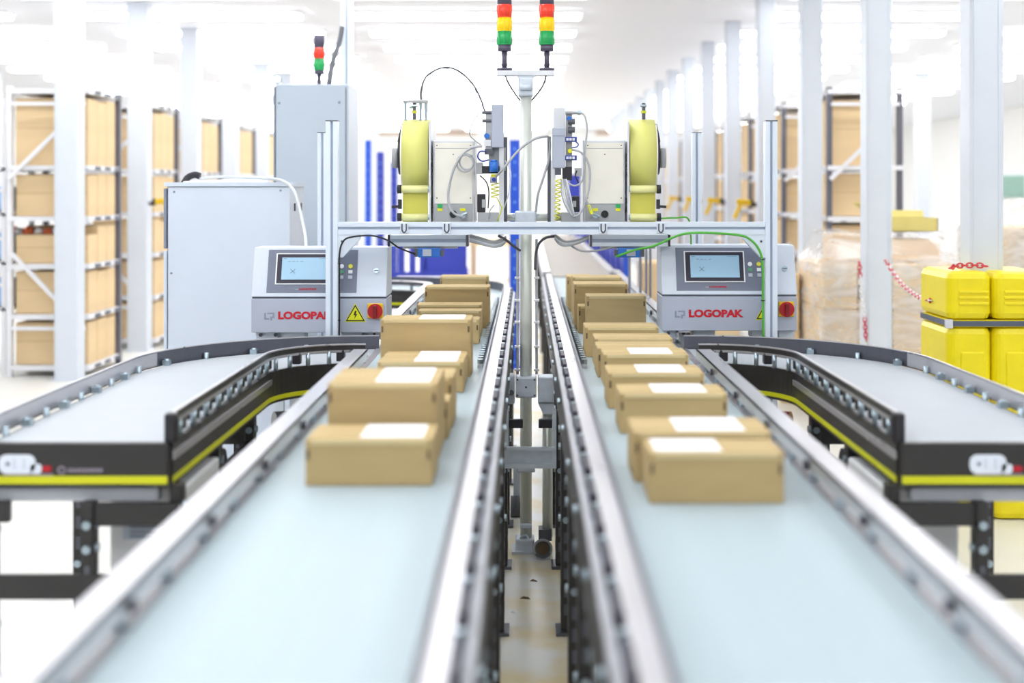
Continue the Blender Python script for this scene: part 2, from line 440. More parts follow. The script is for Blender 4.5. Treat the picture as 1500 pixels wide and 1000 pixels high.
# far blue racking
def blue_post(px, top, bot, w, Y, lab, m='blue_rack'):
    x = PX(px, Y); z1 = PZ(top, Y); z0 = max(0, PZ(bot, Y)); hw = w*Y/F/2
    t = thing('rack_post', (x, Y, z0), lab, 'post', 'blue rack posts behind the gantry')
    MB().box(x-hw, x+hw, Y, Y+.06, z0, z1).build('upright', m, t)
    for j in range(int((z1-z0)/.12)):
        z = z0+.06+j*.12
        MB().cyl((x, Y-.004, z), (x, Y, z), hw*.22, 6).build('hole', 'blue_crate', t)
    MB().box(x-hw*1.4, x+hw*1.4, Y-.03, Y+.09, z0, z0+.01).build('foot_plate', m, t)
    return t
blue_post(539, 205, 470, 9, 17, 'bright blue perforated rack post beside the grey cabinet')
blue_post(557, 222, 460, 11, 19, 'perforated blue rack post, second from the grey cabinet', 'blue_deep')
blue_post(577, 236, 460, 10, 19.6, 'deep blue rack post just outside the left label roll', 'blue_deep')
blue_post(754, 205, 540, 15, 12.3, 'tall bright blue post standing behind the round steel centre post')
t = thing('blue_rack', (-1.3, 16.5, 0), 'low deep blue rack panel behind the left label machine', 'rack')
MB().pbox(622, 684, 358, 404, 16, .05).build('panel', 'blue_deep', t)
for px in (571, 588, 604, 619):
    MB().pbox(px-5, px+5, 350, 404, 16, .05).build('slat', 'blue_deep', t)
MB().pbox(565, 684, 398, 405, 15.98, .02).build('rail', 'blue_deep', t)
for px in (568, 682): MB().box(PX(px, 16)-.03, PX(px, 16)+.03, 16.05, 16.1, 0, .7).build('leg', 'blue_deep', t)
t = thing('blue_fence', (.95, 15, 0), 'deep blue slatted side guard along the dark belt behind the right machine', 'fence')
for j in range(12):
    y = 11.6+j*.8
    MB().box(.83, .87, y, y+.06, 0, 1.12).build('post', 'blue_rack' if j == 0 else 'blue_deep', t)
for j in range(11):
    y = 11.7+j*.8
    MB().box(.84, .86, y, y+.66, .8, 1.1).build('panel', 'blue_deep', t)
MB().box(.83, .87, 11.6, 20.5, .74, .8).build('rail', 'blue_rack', t)
t = thing('blue_cabinet', (.3, 22, 0), 'small blue locker glimpsed behind the right valve stack', 'locker')
MB().pbox(833, 851, 255, 440, 22, .4).build('body', 'blue_deep', t); MB().pbox(834, 850, 258, 400, 21.98, .02).build('door', 'blue_deep', t)
t = thing('far_bench', (-.6, 24, 0), 'pale beige packing bench at the far end beyond the blue rack', 'bench')
MB().pbox(688, 752, 352, 360, 24, 1).build('top', 'store_carton', t)
for px in (692, 748): MB().box(PX(px, 24)-.04, PX(px, 24)+.04, 24, 24.9, 0, .65).build('leg', 'wall_trim', t)

# ------------------------------------------------------------------ conveyors
ZB = .93
def arc(cx, cy, R, a0, a1, n=14):
    return [(cx+R*math.cos(math.radians(a0+(a1-a0)*i/n)), cy+R*math.sin(math.radians(a0+(a1-a0)*i/n))) for i in range(n+1)]
def along(path, step, start=0):
    """points and headings at even spacing along a path"""
    out_ = []; d = start; acc = 0
    for i in range(len(path)-1):
        a, b = path[i], path[i+1]; L = math.hypot(b[0]-a[0], b[1]-a[1])
        while d <= acc+L:
            t = (d-acc)/L; h = ((b[0]-a[0])/L, (b[1]-a[1])/L)
            out_.append(((a[0]+(b[0]-a[0])*t, a[1]+(b[1]-a[1])*t), h)); d += step
        acc += L
    return out_
def stand(t, mir, x, y, z1, wx=.045, wy=.07, holes=True, front_holes=True, facing=1):
    leg = MB(mir).box(x-wx/2, x+wx/2, y-wy/2, y+wy/2, .012, z1).build('leg', 'black_panel', t, bev=.003)
    MB(mir).box(x-wx, x+wx, y-wy*.8, y+wy*.8, 0, .012).build('foot_plate', 'dark_steel', leg)
    if holes:
        n = int(z1/.065)
        slots = MB(mir)
        for j in range(n):
            z = z1-.06-j*.065
            if z < .08: break
            xf = x+facing*wx/2
            if j in (0, 1, 5):
                MB(mir).cyl((xf, y, z), (xf+facing*.008, y, z), .013, 8).build('bolt', 'zinc', leg)
                MB(mir).cyl((x, y-wy/2, z), (x, y-wy/2-.008, z), .012, 8).build('bolt', 'zinc', leg)
            else:
                slots.box(min(xf, xf+facing*.001), max(xf, xf+facing*.001), y-.008, y+.008, z-.02, z+.02)
                slots.box(x-.007, x+.007, y-wy/2-.001, y-wy/2, z-.02, z+.02)
        if slots.v: tag(slots.build('slot', 'dark_steel', leg), kind='stuff')
    return leg

def main_conveyor(mir, label):
    left = mir is None
    t = thing('belt_conveyor', ((-.38 if left else MX+.38), 1, 0), label, 'conveyor', 'main conveyor lines')
    p0 = [(-.38, .9), (-.38, 9.0)]
    if left: pf = arc(-.95, 9.0, .57, 0, 90)+[(-2.4, 9.57)]
    else: pf = [(-.38, 10.6)]
    path = p0[:1]+(p0[1:] if not left else [])+pf
    B = lambda: MB(mir)
    B().sweep(path, -.232, .232, .905, ZB).build('belt', 'belt', t)
    B().sweep(path, .236, .252, .80, .925).build('outer_side_panel', 'black_panel', t)
    B().sweep(path, .2525, .2545, .826, .842).build('yellow_stripe', 'yellow_tape', t)
    B().sweep(path, -.308, -.298, .78, .925).build('inner_side_panel', 'black_panel', t)
    B().sweep(path, -.306, -.24, .925, .932).build('ledge', 'ledge_steel', t)
    B().sweep(path, .233, .262, .9255, .9315).build('ledge', 'rail_steel', t)
    # outer guard rail on short studs, open where the side line joins
    segs = [[(-.38, .9), (-.38, 5.30)], [(-.38, 5.95), (-.38, 9.0)]+(pf if left else [(-.38, 10.6)])]
    for sg in segs:
        r = B().sweep(sg, .234, .239, .957, .992).sweep(sg, .234, .290, .988, .992).build('guard_rail', 'rail_steel', t)
        B().sweep(sg, .286, .290, .970, .988).build('return_lip', 'dark_steel', r)
        for i, (p, h) in enumerate(along(sg, .27, .13)):
            nx, ny = -h[1], h[0]
            c = (p[0]+nx*.248, p[1]+ny*.248)
            B().cyl((c[0], c[1], .925), (c[0], c[1], .988), .011, 8).build('stud', 'zinc', t, smooth=True)
            q = (p[0]+nx*.232, p[1]+ny*.232)
            if i % 2 == 0:
                B().cyl((q[0], q[1], .968), (q[0]-nx*.008, q[1]-ny*.008, .968), .012, 8).build('knob', 'navy_black', t)
    # inner guide: dark lip, bright flange, black clip blocks
    g = B().sweep(path, -.274, -.234, .950, .955).build('guide_rail', 'rail_steel', t)
    B().sweep(path, -.2345, -.2305, .932, .984).build('guide_lip', 'dark_steel', g)
    for i, (p, h) in enumerate(along(path if not left else [(-.38, .9), (-.38, 9.0)], .27, .1)):
        B().box(-.106, -.090, p[1], p[1]+.15, .940, .966).build('clip_block', 'navy_black', t, bev=.004)
        B().cyl((-.098, p[1]+.2, .932), (-.098, p[1]+.2, .962), .010, 8).build('clip_bolt', 'zinc', t)
        if i % 2 == 0:
            B().cyl((-.072, p[1], .87), (-.064, p[1], .87), .011, 8).build('panel_bolt', 'zinc', t)
    for i, y in enumerate((1.75, 2.55, 3.35, 4.1, 4.98, 5.85, 6.56, 7.5, 8.5)+(() if left else (9.6, 10.4))):
        stand(t, mir, -.098, y, .80, .036, .075, holes=y < 7, facing=1)
        stand(t, mir, -.612, y, .80, .036, .075, holes=y < 5, facing=-1)
        B().box(-.612, -.098, y-.02, y+.02, .72, .80).build('cross_beam', 'black_panel', t)
        B().box(-.612, -.098, y-.02, y+.02, .22, .27).build('cross_beam', 'black_panel', t)
    if left:
        stand(t, mir, -1.6, 9.3, .80, .036, .07, holes=False); stand(t, mir, -1.6, 9.85, .80, .036, .07, holes=False)
    return t
main_conveyor(None, 'long pale belt conveyor with steel rails, left of the round centre post')
main_conveyor(MX, 'long pale belt conveyor with steel rails, right of the round centre post')

# sorting rollers set in at the guide (little wheels between belt and guide, far ahead)
for mir, lab in ((None, 'small chain of steel rollers along the centre guide of the left belt'), (MX, 'small chain of steel rollers along the centre guide of the right belt')):
    t = thing('roller_strip', (-.17 if mir is None else MX+.17, 6, ZB), lab, 'rollers')
    MB(mir).box(-.186, -.168, 5.2, 8.4, ZB, ZB+.012).build('strip', 'rail_steel', t)
    for j in range(40):
        y = 5.25+j*.078
        MB(mir).cyl((-.177, y, ZB+.012), (-.177, y, ZB+.03), .012, 8).build('roller', 'zinc', t)

# dark belt beyond the right line
t = thing('grey_conveyor', (.4, 15, 0), 'dark grey belt conveyor running on behind the right machine', 'conveyor')
MB().box(.19, .66, 10.9, 21, .89, ZB-.01).build('belt', 'belt_grey', t)
MB().box(.66, .72, 10.9, 21, .84, ZB+.03).build('side_frame', 'rail_steel', t)
MB().box(.13, .19, 10.9, 21, .84, ZB+.03).build('side_frame', 'rail_steel', t)
for y in (11.2, 13.5, 16, 18.5, 20.8):
    for x in (.16, .69): MB().box(x-.02, x+.02, y-.03, y+.03, 0, .84).build('leg', 'black_panel', t)

def side_conveyor(mir, label, where):
    left = mir is None
    t = thing('curved_conveyor', ((-1.2 if left else MX+1.2), 3.7, 0), label, 'conveyor', 'curved side conveyors')
    B = lambda: MB(mir)
    cx, cy = -.64, 5.03
    st = [(-1.205, 3.68)]
    path = st+arc(cx, cy, .565, 180, 90, 16)+[(-.63, 5.595)]
    B().sweep(path, -.235, .235, .905, ZB).build('belt', 'side_belt', t)
    ep = B().box(-1.52, -.957, 3.645, 3.672, .815, .934).build('end_panel', 'black_panel', t, bev=.004)
    B().box(-1.52, -.958, 3.640, 3.646, .826, .8465).build('yellow_stripe', 'yellow_tape', ep)
    B().box(-1.52, -.995, 3.70, 3.74, .765, .803).build('roller_tray', 'tray', t, bev=.008)
    B().sweep(path, -.252, -.236, .812, .932).build('inner_side_panel', 'black_panel', t)
    B().sweep(path, -.2545, -.252, .822, .838).build('yellow_stripe', 'yellow_tape', t)
    B().sweep([(-1.205, 3.68), (-1.205, 5.1)], -.258, -.252, .884, .904).build('side_ledge', 'rail_steel', t)
    B().sweep(path, .236, .252, .812, .925).build('outer_side_panel', 'black_panel', t)
    r = B().sweep(path, -.247, -.240, .974, 1.003).build('inner_rail', 'black_panel', t)
    B().sweep(path, -.249, -.238, 1.003, 1.008).build('rail_cap', 'rail_steel', r)
    B().sweep(path, -.252, -.2475, .976, .984).build('rail_lip', 'rail_steel', r)
    path2 = [(-1.222, 3.3)]+[(-1.218, 4.2)]+arc(cx, cy, .565, 180, 90, 16)+[(-.63, 5.595)]
    r = B().sweep(path2, .250, .256, .928, .984).build('outer_rail', 'dark_steel', t)  # dark tone paints in the curve's dark reflection
    B().sweep(path2, .2495, .2565, .984, .988).build('rail_cap', 'rail_steel', r)
    B().sweep(path2[:6], .2475, .250, .932, .982).build('lit_rail_face', 'rail_steel', r)  # brighter strip paints the lit straight run of the same steel rail
    for i, (p, h) in enumerate(along(path, .16, .1)):
        nx, ny = -h[1], h[0]
        c = (p[0]-nx*.2445, p[1]-ny*.2445)
        B().cyl((c[0], c[1], .93), (c[0], c[1], .98), .009, 8).build('stud', 'zinc', t, smooth=True)
        c2 = (p[0]-nx*.232+h[0]*.05, p[1]-ny*.232+h[1]*.05)
        if i % 2 == 0 or i < 9:
            B().box(c2[0]-.016, c2[0]+.016, c2[1]-.02, c2[1]+.02, .94, .985).build('clip_block', 'black', t, bev=.004)
        c3 = (p[0]+nx*.236, p[1]+ny*.236)
        B().cyl((c3[0], c3[1], .90), (c3[0], c3[1], .955), .010, 8).build('stud', 'zinc', t, smooth=True)
        if i % 2: B().box(c3[0]-.014, c3[0]+.014, c3[1]-.014, c3[1]+.014, .93, .95).build('clip_block', 'zinc', t)
    B().box(-.972, -.94, 3.66, 3.70, .93, 1.01).build('end_block', 'black', t, bev=.006)
    # stand
    for x, y in ((-1.18, 3.69), (-.95, 3.72), (-1.46, 3.72), (-.99, 4.35), (-1.42, 4.35), (-.99, 4.9), (-1.42, 4.9), (-.86, 5.36), (-1.2, 5.7), (-.68, 5.38)):
        stand(t, mir, x, y, .77 if x == -1.18 else .812, .034, .05, holes=True, facing=1)
    B().box(-1.165, -.935, 3.675, 3.70, .705, .765).build('cross_beam', 'black_panel', t)
    B().box(-1.60, -.935, 3.66, 3.675, .512, .578).build('cross_beam', 'black_panel', t)
    B().box(-1.60, -1.395, 3.675, 3.70, .715, .77).build('cross_beam', 'black_panel', t)
    for y in (4.35, 4.9):
        B().box(-1.42, -.99, y-.015, y+.015, .70, .765).build('cross_beam', 'black_panel', t)
    B().box(-1.0, -.98, 3.75, 4.9, .66, .71).build('long_beam', 'black_panel', t)
    # drive box hung under the belt
    d = B().box(-1.16, -.955, 3.80, 4.25, .50, .78).build('drive_box', 'white', t, bev=.008)
    B().box(-.985, -.975, 3.795, 3.80, .50, .77).build('box_edge', 'cabinet_edge', d)
    if left:
        v = B().box(-1.12, -1.01, 3.79, 3.80, .64, .70).build('vent_plate', 'cabinet_white', d)
        for j in range(4): B().box(-1.10, -1.03, 3.786, 3.79, .648+j*.012, .652+j*.012).build('louvre', 'cabinet_edge', d)
        B().cyl((-1.05, 3.77, .57), (-1.05, 3.80, .57), .012, 10).build('knob', 'black', d)
    # drive motors under the curve
    B().cyl((-1.15, 4.6, .68), (-1.02, 4.6, .68), .06, 14).build('motor', 'dark_steel', t, smooth=True)
    B().cyl((-.95, 5.15, .72), (-.84, 5.2, .72), .055, 14).build('motor', 'dark_steel' if left else 'red_dark', t, smooth=True)
    # emblem on the end panel
    E = lambda m_, nm, poly: MB().prism(poly, 'y', 3.6445, 3.643).build(nm, m_, ep)
    ex = (-1.408 if left else 1.183); ez = .905
    def rr(x0, x1, z0, z1, r, sh=0):
        pts = []
        for (cx_, cz_, a0) in ((x0+r, z0+r, 180), (x1-r, z0+r, 270), (x1-r, z1-r, 0), (x0+r, z1-r, 90)):
            for i in range(5):
                a = math.radians(a0+90*i/4); pts.append((cx_+r*math.cos(a), cz_+r*math.sin(a)))
        return pts
    yb = 3.6445
    MB().prism(rr(ex, ex+.098, ez-.052, ez-.001, .02), 'y', yb, 3.6425).build('emblem', 'badge', ep)
    MB().prism(rr(ex+.085, ex+.114, ez-.052, ez-.026, .008), 'y', yb, 3.6425).build('emblem', 'badge', ep)
    MB().prism(rr(ex+.019, ex+.03, ez-.031, ez-.021, .004), 'y', 3.6425, 3.6418).build('emblem_dot', 'console_dark', ep)
    MB().prism(rr(ex+.04, ex+.044, ez-.04, ez-.012, .001), 'y', 3.6425, 3.6418).build('emblem_line', 'console_light', ep)
    MB().prism(rr(ex+.066, ex+.07, ez-.04, ez-.012, .001), 'y', 3.6425, 3.6418).build('emblem_line', 'console_light', ep)
    MB().prism(rr(ex+.116, ex+.14, ez-.046, ez-.032, .003), 'y', yb, 3.6425).build('emblem_tip', 'red_print', ep)
    MB().prism(rr(ex+.01, ex+.145, ez-.057, ez-.052, .002), 'y', yb, 3.6425).build('emblem_line', 'badge_grey', ep)
    if left:
        MB().torus((ex+.168, 3.643, ez-.043), (0, 1, 0), .009, .0025, 14, 6).build('emblem_ring', 'badge_grey', ep)
        for j in range(9):
            MB().box(ex+.185+j*.0105, ex+.185+j*.0105+.007, 3.643, 3.6445, ez-.048, ez-.038).build('small_mark', 'badge_grey', ep)
    return t
side_conveyor(None, 'curved side conveyor with black yellow-striped end panel, joining in front of the white cabinet', 'left')
side_conveyor(MX, 'curved side conveyor with black yellow-striped end panel, joining in front of the wrapped pallet', 'right')

# ------------------------------------------------------------------ cartons on the belts
def belt_carton(x0, x1, y0, depth, h, label, paper=0, grp='cartons on the conveyor belts', rot=0):
    b = MB().box(x0, x1, y0, y0+depth, ZB, ZB+h).build('carton', 'carton', bev=.004)
    tag(b, label, 'carton', grp)
    w = x1-x0; zt = ZB+h
    # lid flap and side slots
    MB().box(x0+.012, x1-.012, y0-.0022, y0, zt-.012, zt-.001).build('lid_edge', 'carton_edge', b)
    for x in (x0+.004, x1-.012):
        MB().box(x, x+.006, y0-.0025, y0, zt-.046, zt-.024).build('corner_slot', 'carton_dark', b)
    MB().box(x0-.0015, x1+.0015, y0+depth*.48, y0+depth*.52, zt-.002, zt+.0008).build('lid_seam', 'carton_edge', b)
    if paper:
        a = x0+w*((.42 if x0 < 0 else .32) if paper == 1 else .05)
        MB().box(a, a+w*.5, y0+depth*.1, y0+depth*.97, zt, zt+.0012).build('address_label', 'paper', b)
    return b
LB = 'on the belt left of the centre post'
RB = 'on the belt right of the centre post'
LEFT = [  # x0 x1 y0 depth h label paper
    (-.508, -.215, 3.134, .20, .108, 'low carton with white top label, closest to the lens on the left belt', 1),
    (-.495, -.221, 3.40, .30, .198, 'tall carton with white top label, directly behind the closest low one on the left belt', 1),
    (-.42, -.2125, 3.725, .13, .105, 'low carton peeping out beside the second tall carton on the left belt', 0),
    (-.43, -.2095, 3.90, .2, .146, 'medium carton hidden mostly behind the second tall one on the left belt', 0),
    (-.50, -.2107, 4.58, .13, .103, 'low carton standing just before the wide tall one on the left belt', 1),
    (-.50, -.2115, 4.74, .18, .099, 'low carton with pale top squeezed against the wide tall one on the left belt', 1),
    (-.53, -.201, 4.96, .19, .209, 'wide tall carton below the red switch of the left control box', 1),
    (-.45, -.2075, 6.02, .16, .108, 'low carton emerging behind the wide tall one on the left belt', 0),
    (-.503, -.209, 6.33, .13, .12, 'low carton in front of the plain upright one beneath the left machine', 0),
    (-.52, -.212, 6.48, .16, .135, 'low carton touching the plain upright one beneath the left machine', 0),
    (-.499, -.181, 6.70, .19, .204, 'plain upright carton beneath the left label machine', 0),
    (-.48, -.212, 7.6, .2, .197, 'last carton in line on the left belt, topmost in view', 0),
]
RIGHT = [
    (.266, .559, 2.957, .165, .111, 'low carton with long white label, closest to the lens on the right belt', 2),
    (.250, .57, 3.17, .21, .117, 'low carton with white label, pressed behind the closest one on the right belt', 1),
    (.261, .562, 3.81, .19, .112, 'third carton from the lens on the right belt, white label on its lid', 1),
    (.254, .553, 4.24, .21, .111, 'fourth carton from the lens on the right belt', 1),
    (.267, .562, 4.72, .20, .111, 'fifth carton from the lens on the right belt', 1),
    (.258, .55, 4.95, .22, .106, 'sixth carton from the lens on the right belt, almost covered by the fifth', 0),
    (.262, .562, 5.23, .2, .11, 'seventh carton from the lens on the right belt', 0),
    (.239, .539, 5.56, .2, .121, 'eighth carton from the lens on the right belt, below the upright one', 0),
    (.277, .551, 6.28, .17, .192, 'upright carton on the right belt next to the right control box', 0),
    (.246, .40, 6.47, .13, .13, 'small carton half hidden at the left side of the upright one on the right belt', 0),
    (.232, .494, 6.64, .22, .222, 'tallest carton on the right belt, behind the upright one', 0),
    (.245, .504, 7.2, .22, .219, 'tall carton at the end of the right line, its lid topmost', 0),
    (.226, .36, 7.6, .2, .20, 'carton behind the last tall one, only its left edge showing', 0),
]
for r in LEFT+RIGHT: belt_carton(*r)
# a loose flap on the last right carton shows beside it
# ------------------------------------------------------------------ gantry
YG = 5.93
t = thing('gantry_frame', (.1, YG, 0), 'light grey aluminium profile gantry carrying both label machines', 'frame')
def profile_post(name, xc, yc, z0, z1, w, par, cap=True):
    h = w/2
    p = MB().box(xc-h, xc-.006, yc-h, yc+h, z0, z1).box(xc+.006, xc+h, yc-h, yc+h, z0, z1).box(xc-.006, xc+.006, yc-h+.008, yc+h-.008, z0, z1).build(name, 'profile', par)
    MB().box(xc-.0045, xc+.0045, yc-h+.0075, yc-h+.0085, z0+.002, z1-.002).build('groove', 'profile_groove', p)
    if cap: MB().box(xc-h-.001, xc+h+.001, yc-h-.001, yc+h+.001, z1, z1+.004).build('end_cap', 'dark_steel', p)
    MB().box(xc-h*1.8, xc+h*1.8, yc-h*1.8, yc+h*1.8, z0-.012 if z0 > .012 else 0, z0).build('foot_plate', 'profile', p)
    return p
xl, xr = PX(487, YG), PX(1128.5, YG)
profile_post('post', xl, YG, .012, PZ(178, YG), .052, t)
profile_post('post', xr, YG, .012, PZ(178, YG), .052, t)
zb0, zb1 = PZ(343, YG), PZ(325, YG)
bm_ = MB().box(xl+.027, xr-.027, YG-.026, YG+.026, zb0, zb0+.020).box(xl+.027, xr-.027, YG-.026, YG+.026, zb1-.020, zb1).box(xl+.027, xr-.027, YG-.018, YG+.018, zb0+.02, zb1-.02).build('cross_beam', 'profile', t)
MB().box(xl+.027, xr-.027, YG-.0185, YG-.018, (zb0+zb1)/2-.005, (zb0+zb1)/2+.005).build('groove', 'profile_groove', bm_)
for s, xx in ((1, xl+.026), (-1, xr-.026)):
    MB().prism([(xx, zb0), (xx, zb0-.10), (xx+s*.02, zb0-.10), (xx+s*.095, zb0-.02), (xx+s*.095, zb0)], 'y', YG-.022, YG+.022).build('gusset', 'profile', t)
    MB().cyl((xx+s*.018, YG-.026, zb0-.03), (xx+s*.018, YG-.022, zb0-.03), .005, 8).build('bolt', 'dark_steel', t)
for px in (593, 655, 883, 967):
    x = PX(px, YG); zc = (zb0+zb1)/2
    k = MB().box(x-.018, x+.018, YG-.034, YG-.026, zc-.024, zc+.026).build('clamp_plate', 'profile', t, bev=.003)
    MB().tube([(x-.009, YG-.036, zc+.02), (x-.009, YG-.036, zc-.008), (x, YG-.036, zc-.018), (x+.009, YG-.036, zc-.008), (x+.009, YG-.036, zc+.02)], .003, 6, 3).build('u_bolt', 'dark_steel', k)
for px, yy, top in ((473, 6.55, 195), (1020, 6.6, 195)):
    profile_post('rear_post', PX(px, yy), yy, .012, PZ(top, yy), .046 if px < 500 else .044, t)
# ------------------------------------------------------------------ centre post with two signal towers
YC = 6.1
t = thing('centre_post', (0, YC, 0), 'round galvanised steel post standing between the two belts', 'post')
MB().cyl((PX(770.5, YC), YC, .05), (PX(770.5, YC), YC, PZ(112, YC)), .0265, 20).build('tube', 'galvanised', t, smooth=True)
for py0, py1, hw in ((113, 141, 11), (309, 327, 16)):
    MB().pbox(770-hw, 770+hw, py0, py1, YC-.04, .09).build('clamp_block', 'grey_casting', t, bev=.008)
for px in (752, 788): MB().cyl(W(px, 315, YC-.045), W(px, 315, YC-.035), .006, 8).build('bolt', 'zinc', t)
MB().cyl((PX(700, YC), YC, PZ(318, YC)), (PX(842, YC), YC, PZ(318, YC)), .018, 16).build('cross_tube', 'galvanised', t, smooth=True)
MB().pbox(728, 812, 103, 110, YC-.035, .08).build('head_plate', 'plate_light', t)
MB().prism([(PX(756, YC), PZ(110, YC)), (PX(764, YC), PZ(120, YC)), (PX(776, YC), PZ(120, YC)), (PX(785, YC), PZ(110, YC))], 'y', YC-.03, YC+.03).build('head_bracket', 'grey_casting', t)
MB().cyl(W(762, 128, YC-.045), W(779, 128, YC-.045), .014, 12).build('pinch_screw', 'grey_casting', t, smooth=True)
# low clamps
c = MB().pbox(755, 786, 552, 583, YC-.05, .10).build('clamp_block', 'grey_casting', t, bev=.008)
for dx, dz in ((758, 556), (783, 556), (758, 579), (783, 579), (770.5, 567)):
    MB().cyl(W(dx, dz, YC-.052), W(dx, dz, YC-.048), .005, 8).build('bolt', 'dark_steel', c)
MB().pbox(757, 784, 692-22, 692, YC-.05, .10).build('clamp_block', 'grey_casting', t, bev=.006)
MB().pbox(755, 783, 790, 818, YC-.05, .10).build('clamp_block', 'grey_casting', t, bev=.008)
MB().box(PX(750, YC), PX(787, YC), YC-.07, YC+.07, 0, .012).build('base_plate', 'grey_casting', t)
MB().torus(W(768, 790, YC-.03), (0, 1, 0), .018, .006, 14, 6).build('eye_bolt', 'grey_casting', t)
MB().cyl(W(762, 770, YC-.03), W(779, 770, YC-.03), .012, 10).build('lower_sleeve', 'grey_casting', t)
# cable trays on both sides of the post
for px in (758, 786):
    d = MB().cyl(W(px, 350, YC-.04), W(px, 548, YC-.04), .006, 8).build('cable_conduit', 'hose_grey', t)
    for py in (407, 440, 472, 508, 542):
        MB().pbox(px-4, px+4, py-1.5, py+1.5, YC-.06, .03).build('cable_tie', 'plate_light', d)
def stack_light(px, Y, y_foot, segs, w, lab, grp, foot=True):
    t = thing('signal_tower', (PX(px, Y), Y, PZ(y_foot, Y)), lab, 'signal light', grp)
    r = w*Y/F/2
    for nm, m_, a, b, k in segs:
        o = MB().cyl((PX(px, Y), Y, PZ(b, Y)), (PX(px, Y), Y, PZ(a, Y)), r*k, 18).build(nm, m_, t, smooth=True)
        if nm == 'lens':
            MB().cyl((PX(px, Y), Y, PZ(b, Y)), (PX(px, Y), Y, PZ(b-1.4, Y)), r*1.05, 18).build('ring', m_, o)
            for q in range(8):
                an = q*PI/4
                MB().cyl((PX(px, Y)+r*math.cos(an), Y+r*math.sin(an), PZ(b, Y)), (PX(px, Y)+r*math.cos(an), Y+r*math.sin(an), PZ(a+1, Y)), r*.07, 5).build('rib', m_, o)
    return t
SEG = lambda px: [('cap', 'stack_grey', -14, 7, 1), ('lens', 'lamp_red', 7, 26, 1), ('lens', 'lamp_yellow', 26, 46, 1), ('lens', 'lamp_green', 46, 66, 1), ('base', 'stack_grey', 66, 75, .95),
       ('stem', 'stack_grey', 75, 101, .36), ('foot', 'stack_grey', 100, 103, 1.1)]
stack_light(739, YC, 103, SEG(739), 21, 'red yellow green signal tower on the centre post, the one above the left machine', 'signal towers on the centre post')
stack_light(801, YC, 103, SEG(801), 21, 'red yellow green signal tower on the centre post, the one above the right machine', 'signal towers on the centre post')
def cable(name, pts, r, m_, lab, cat='cable', n=7, res=6, ties=()):
    o = MB().tube(pts, r, n, res).build(name, m_, smooth=True)
    tag(o, lab, cat)
    for p in ties:
        MB().torus(p, (0, 0, 1), r*1.3, r*.5, 8, 5).build('cable_tie', 'cable_black', o)
    return o
cable('signal_cable', [W(740, 110, YC), W(745, 122, YC+.01), W(753, 135, YC+.02), W(764, 150, YC+.03)], .004, 'hose_dark', 'thin dark cable dropping from the left signal tower')
cable('signal_cable', [W(800, 110, YC), W(797, 122, YC+.01), W(789, 135, YC+.02), W(778, 148, YC+.03)], .0045, 'hose_dark', 'thin dark cable dropping from the right signal tower')

# galvanised pipe beside the post, cross channel between the two lines
t = thing('steel_pipe', (PX(801, 5.98), 6.0, 0), 'galvanised vertical pipe with dark drum end beside the centre post foot', 'pipe')
MB().cyl(W(802, 590, 5.98), W(802, 785, 5.98), .0225, 18).build('tube', 'galvanised', t, smooth=True)
MB().pbox(788, 812, 552, 590, 5.93, .10).build('junction_box', 'grey_casting', t, bev=.006)
MB().prism([(PX(788, 5.95), PZ(590, 5.95)), (PX(796, 5.95), PZ(606, 5.95)), (PX(810, 5.95), PZ(606, 5.95)), (PX(812, 5.95), PZ(590, 5.95))], 'y', 5.94, 6.02).build('reducer', 'grey_casting', t)
d = MB().cyl(W(795, 805, 5.94)+Vector((0, 0, .005)), W(795, 805, 6.06)+Vector((0, 0, .005)), .041, 20).build('drum_end', 'hose_dark', t, smooth=True)
MB().cyl(W(795, 805, 5.935)+Vector((0, 0, .005)), W(795, 805, 5.94)+Vector((0, 0, .005)), .028, 16).build('drum_face', 'carton_dark', d)
MB().torus(W(795, 805, 5.94)+Vector((0, 0, .005)), (0, 1, 0), .038, .006, 20, 6).build('drum_rim', 'machine_grey', d)
MB().pbox(789, 808, 776, 792, 5.94, .08).build('pipe_socket', 'hose_dark', t)
MB().box(PX(786, 5.98), PX(806, 5.98), 5.95, 6.05, 0, .012).build('base_plate', 'grey_casting', t)
t = thing('cross_channel', (.02, 5.78, .4), 'grey steel channel bolted across the gap between the belts', 'bracket')
Y = 5.74
MB().pbox(741, 812, 655, 686, Y, .006).build('web', 'grey_casting', t)
MB().pbox(741, 812, 655, 660, Y-.02, .02).build('flange', 'grey_casting', t)
MB().pbox(741, 812, 679, 686, Y-.02, .02).build('flange', 'grey_casting', t)
MB().pbox(737, 745, 600, 686, Y-.01, .02).build('end_plate', 'grey_casting', t)
MB().pbox(809, 815, 600, 686, Y-.01, .02).build('end_plate', 'grey_casting', t)
for px in (741, 812): MB().cyl(W(px, 625, Y-.016), W(px, 625, Y-.01), .007, 8).build('bolt', 'zinc', t)
MB().pbox(746, 766, 615, 627, 5.76, .03).build('stop_bar', 'black', t)
MB().pbox(789, 811, 615, 627, 5.76, .03).build('stop_bar', 'black', t)
t = thing('gear_motor', (-.06, 6.0, .8), 'grey gear motor mounted on the left belt side beside the centre post', 'motor')
MB().pbox(745, 754, 550, 592, 5.9, .10).build('housing', 'grey_casting', t, bev=.006)
MB().cyl(W(749, 575, 5.89), W(749, 575, 5.9), .012, 12).build('shaft_cover', 'hose_dark', t)
t = thing('drive_motor', (-.03, 7.2, 0), 'dark motor on the floor behind the centre post foot', 'motor')
MB().cyl(W(762, 742, 6.75), W(748, 742, 6.75), .055, 16).build('housing', 'hose_dark', t, smooth=True)
MB().pbox(752, 762, 660, 736, 6.78, .05).build('support', 'grey_casting', t)
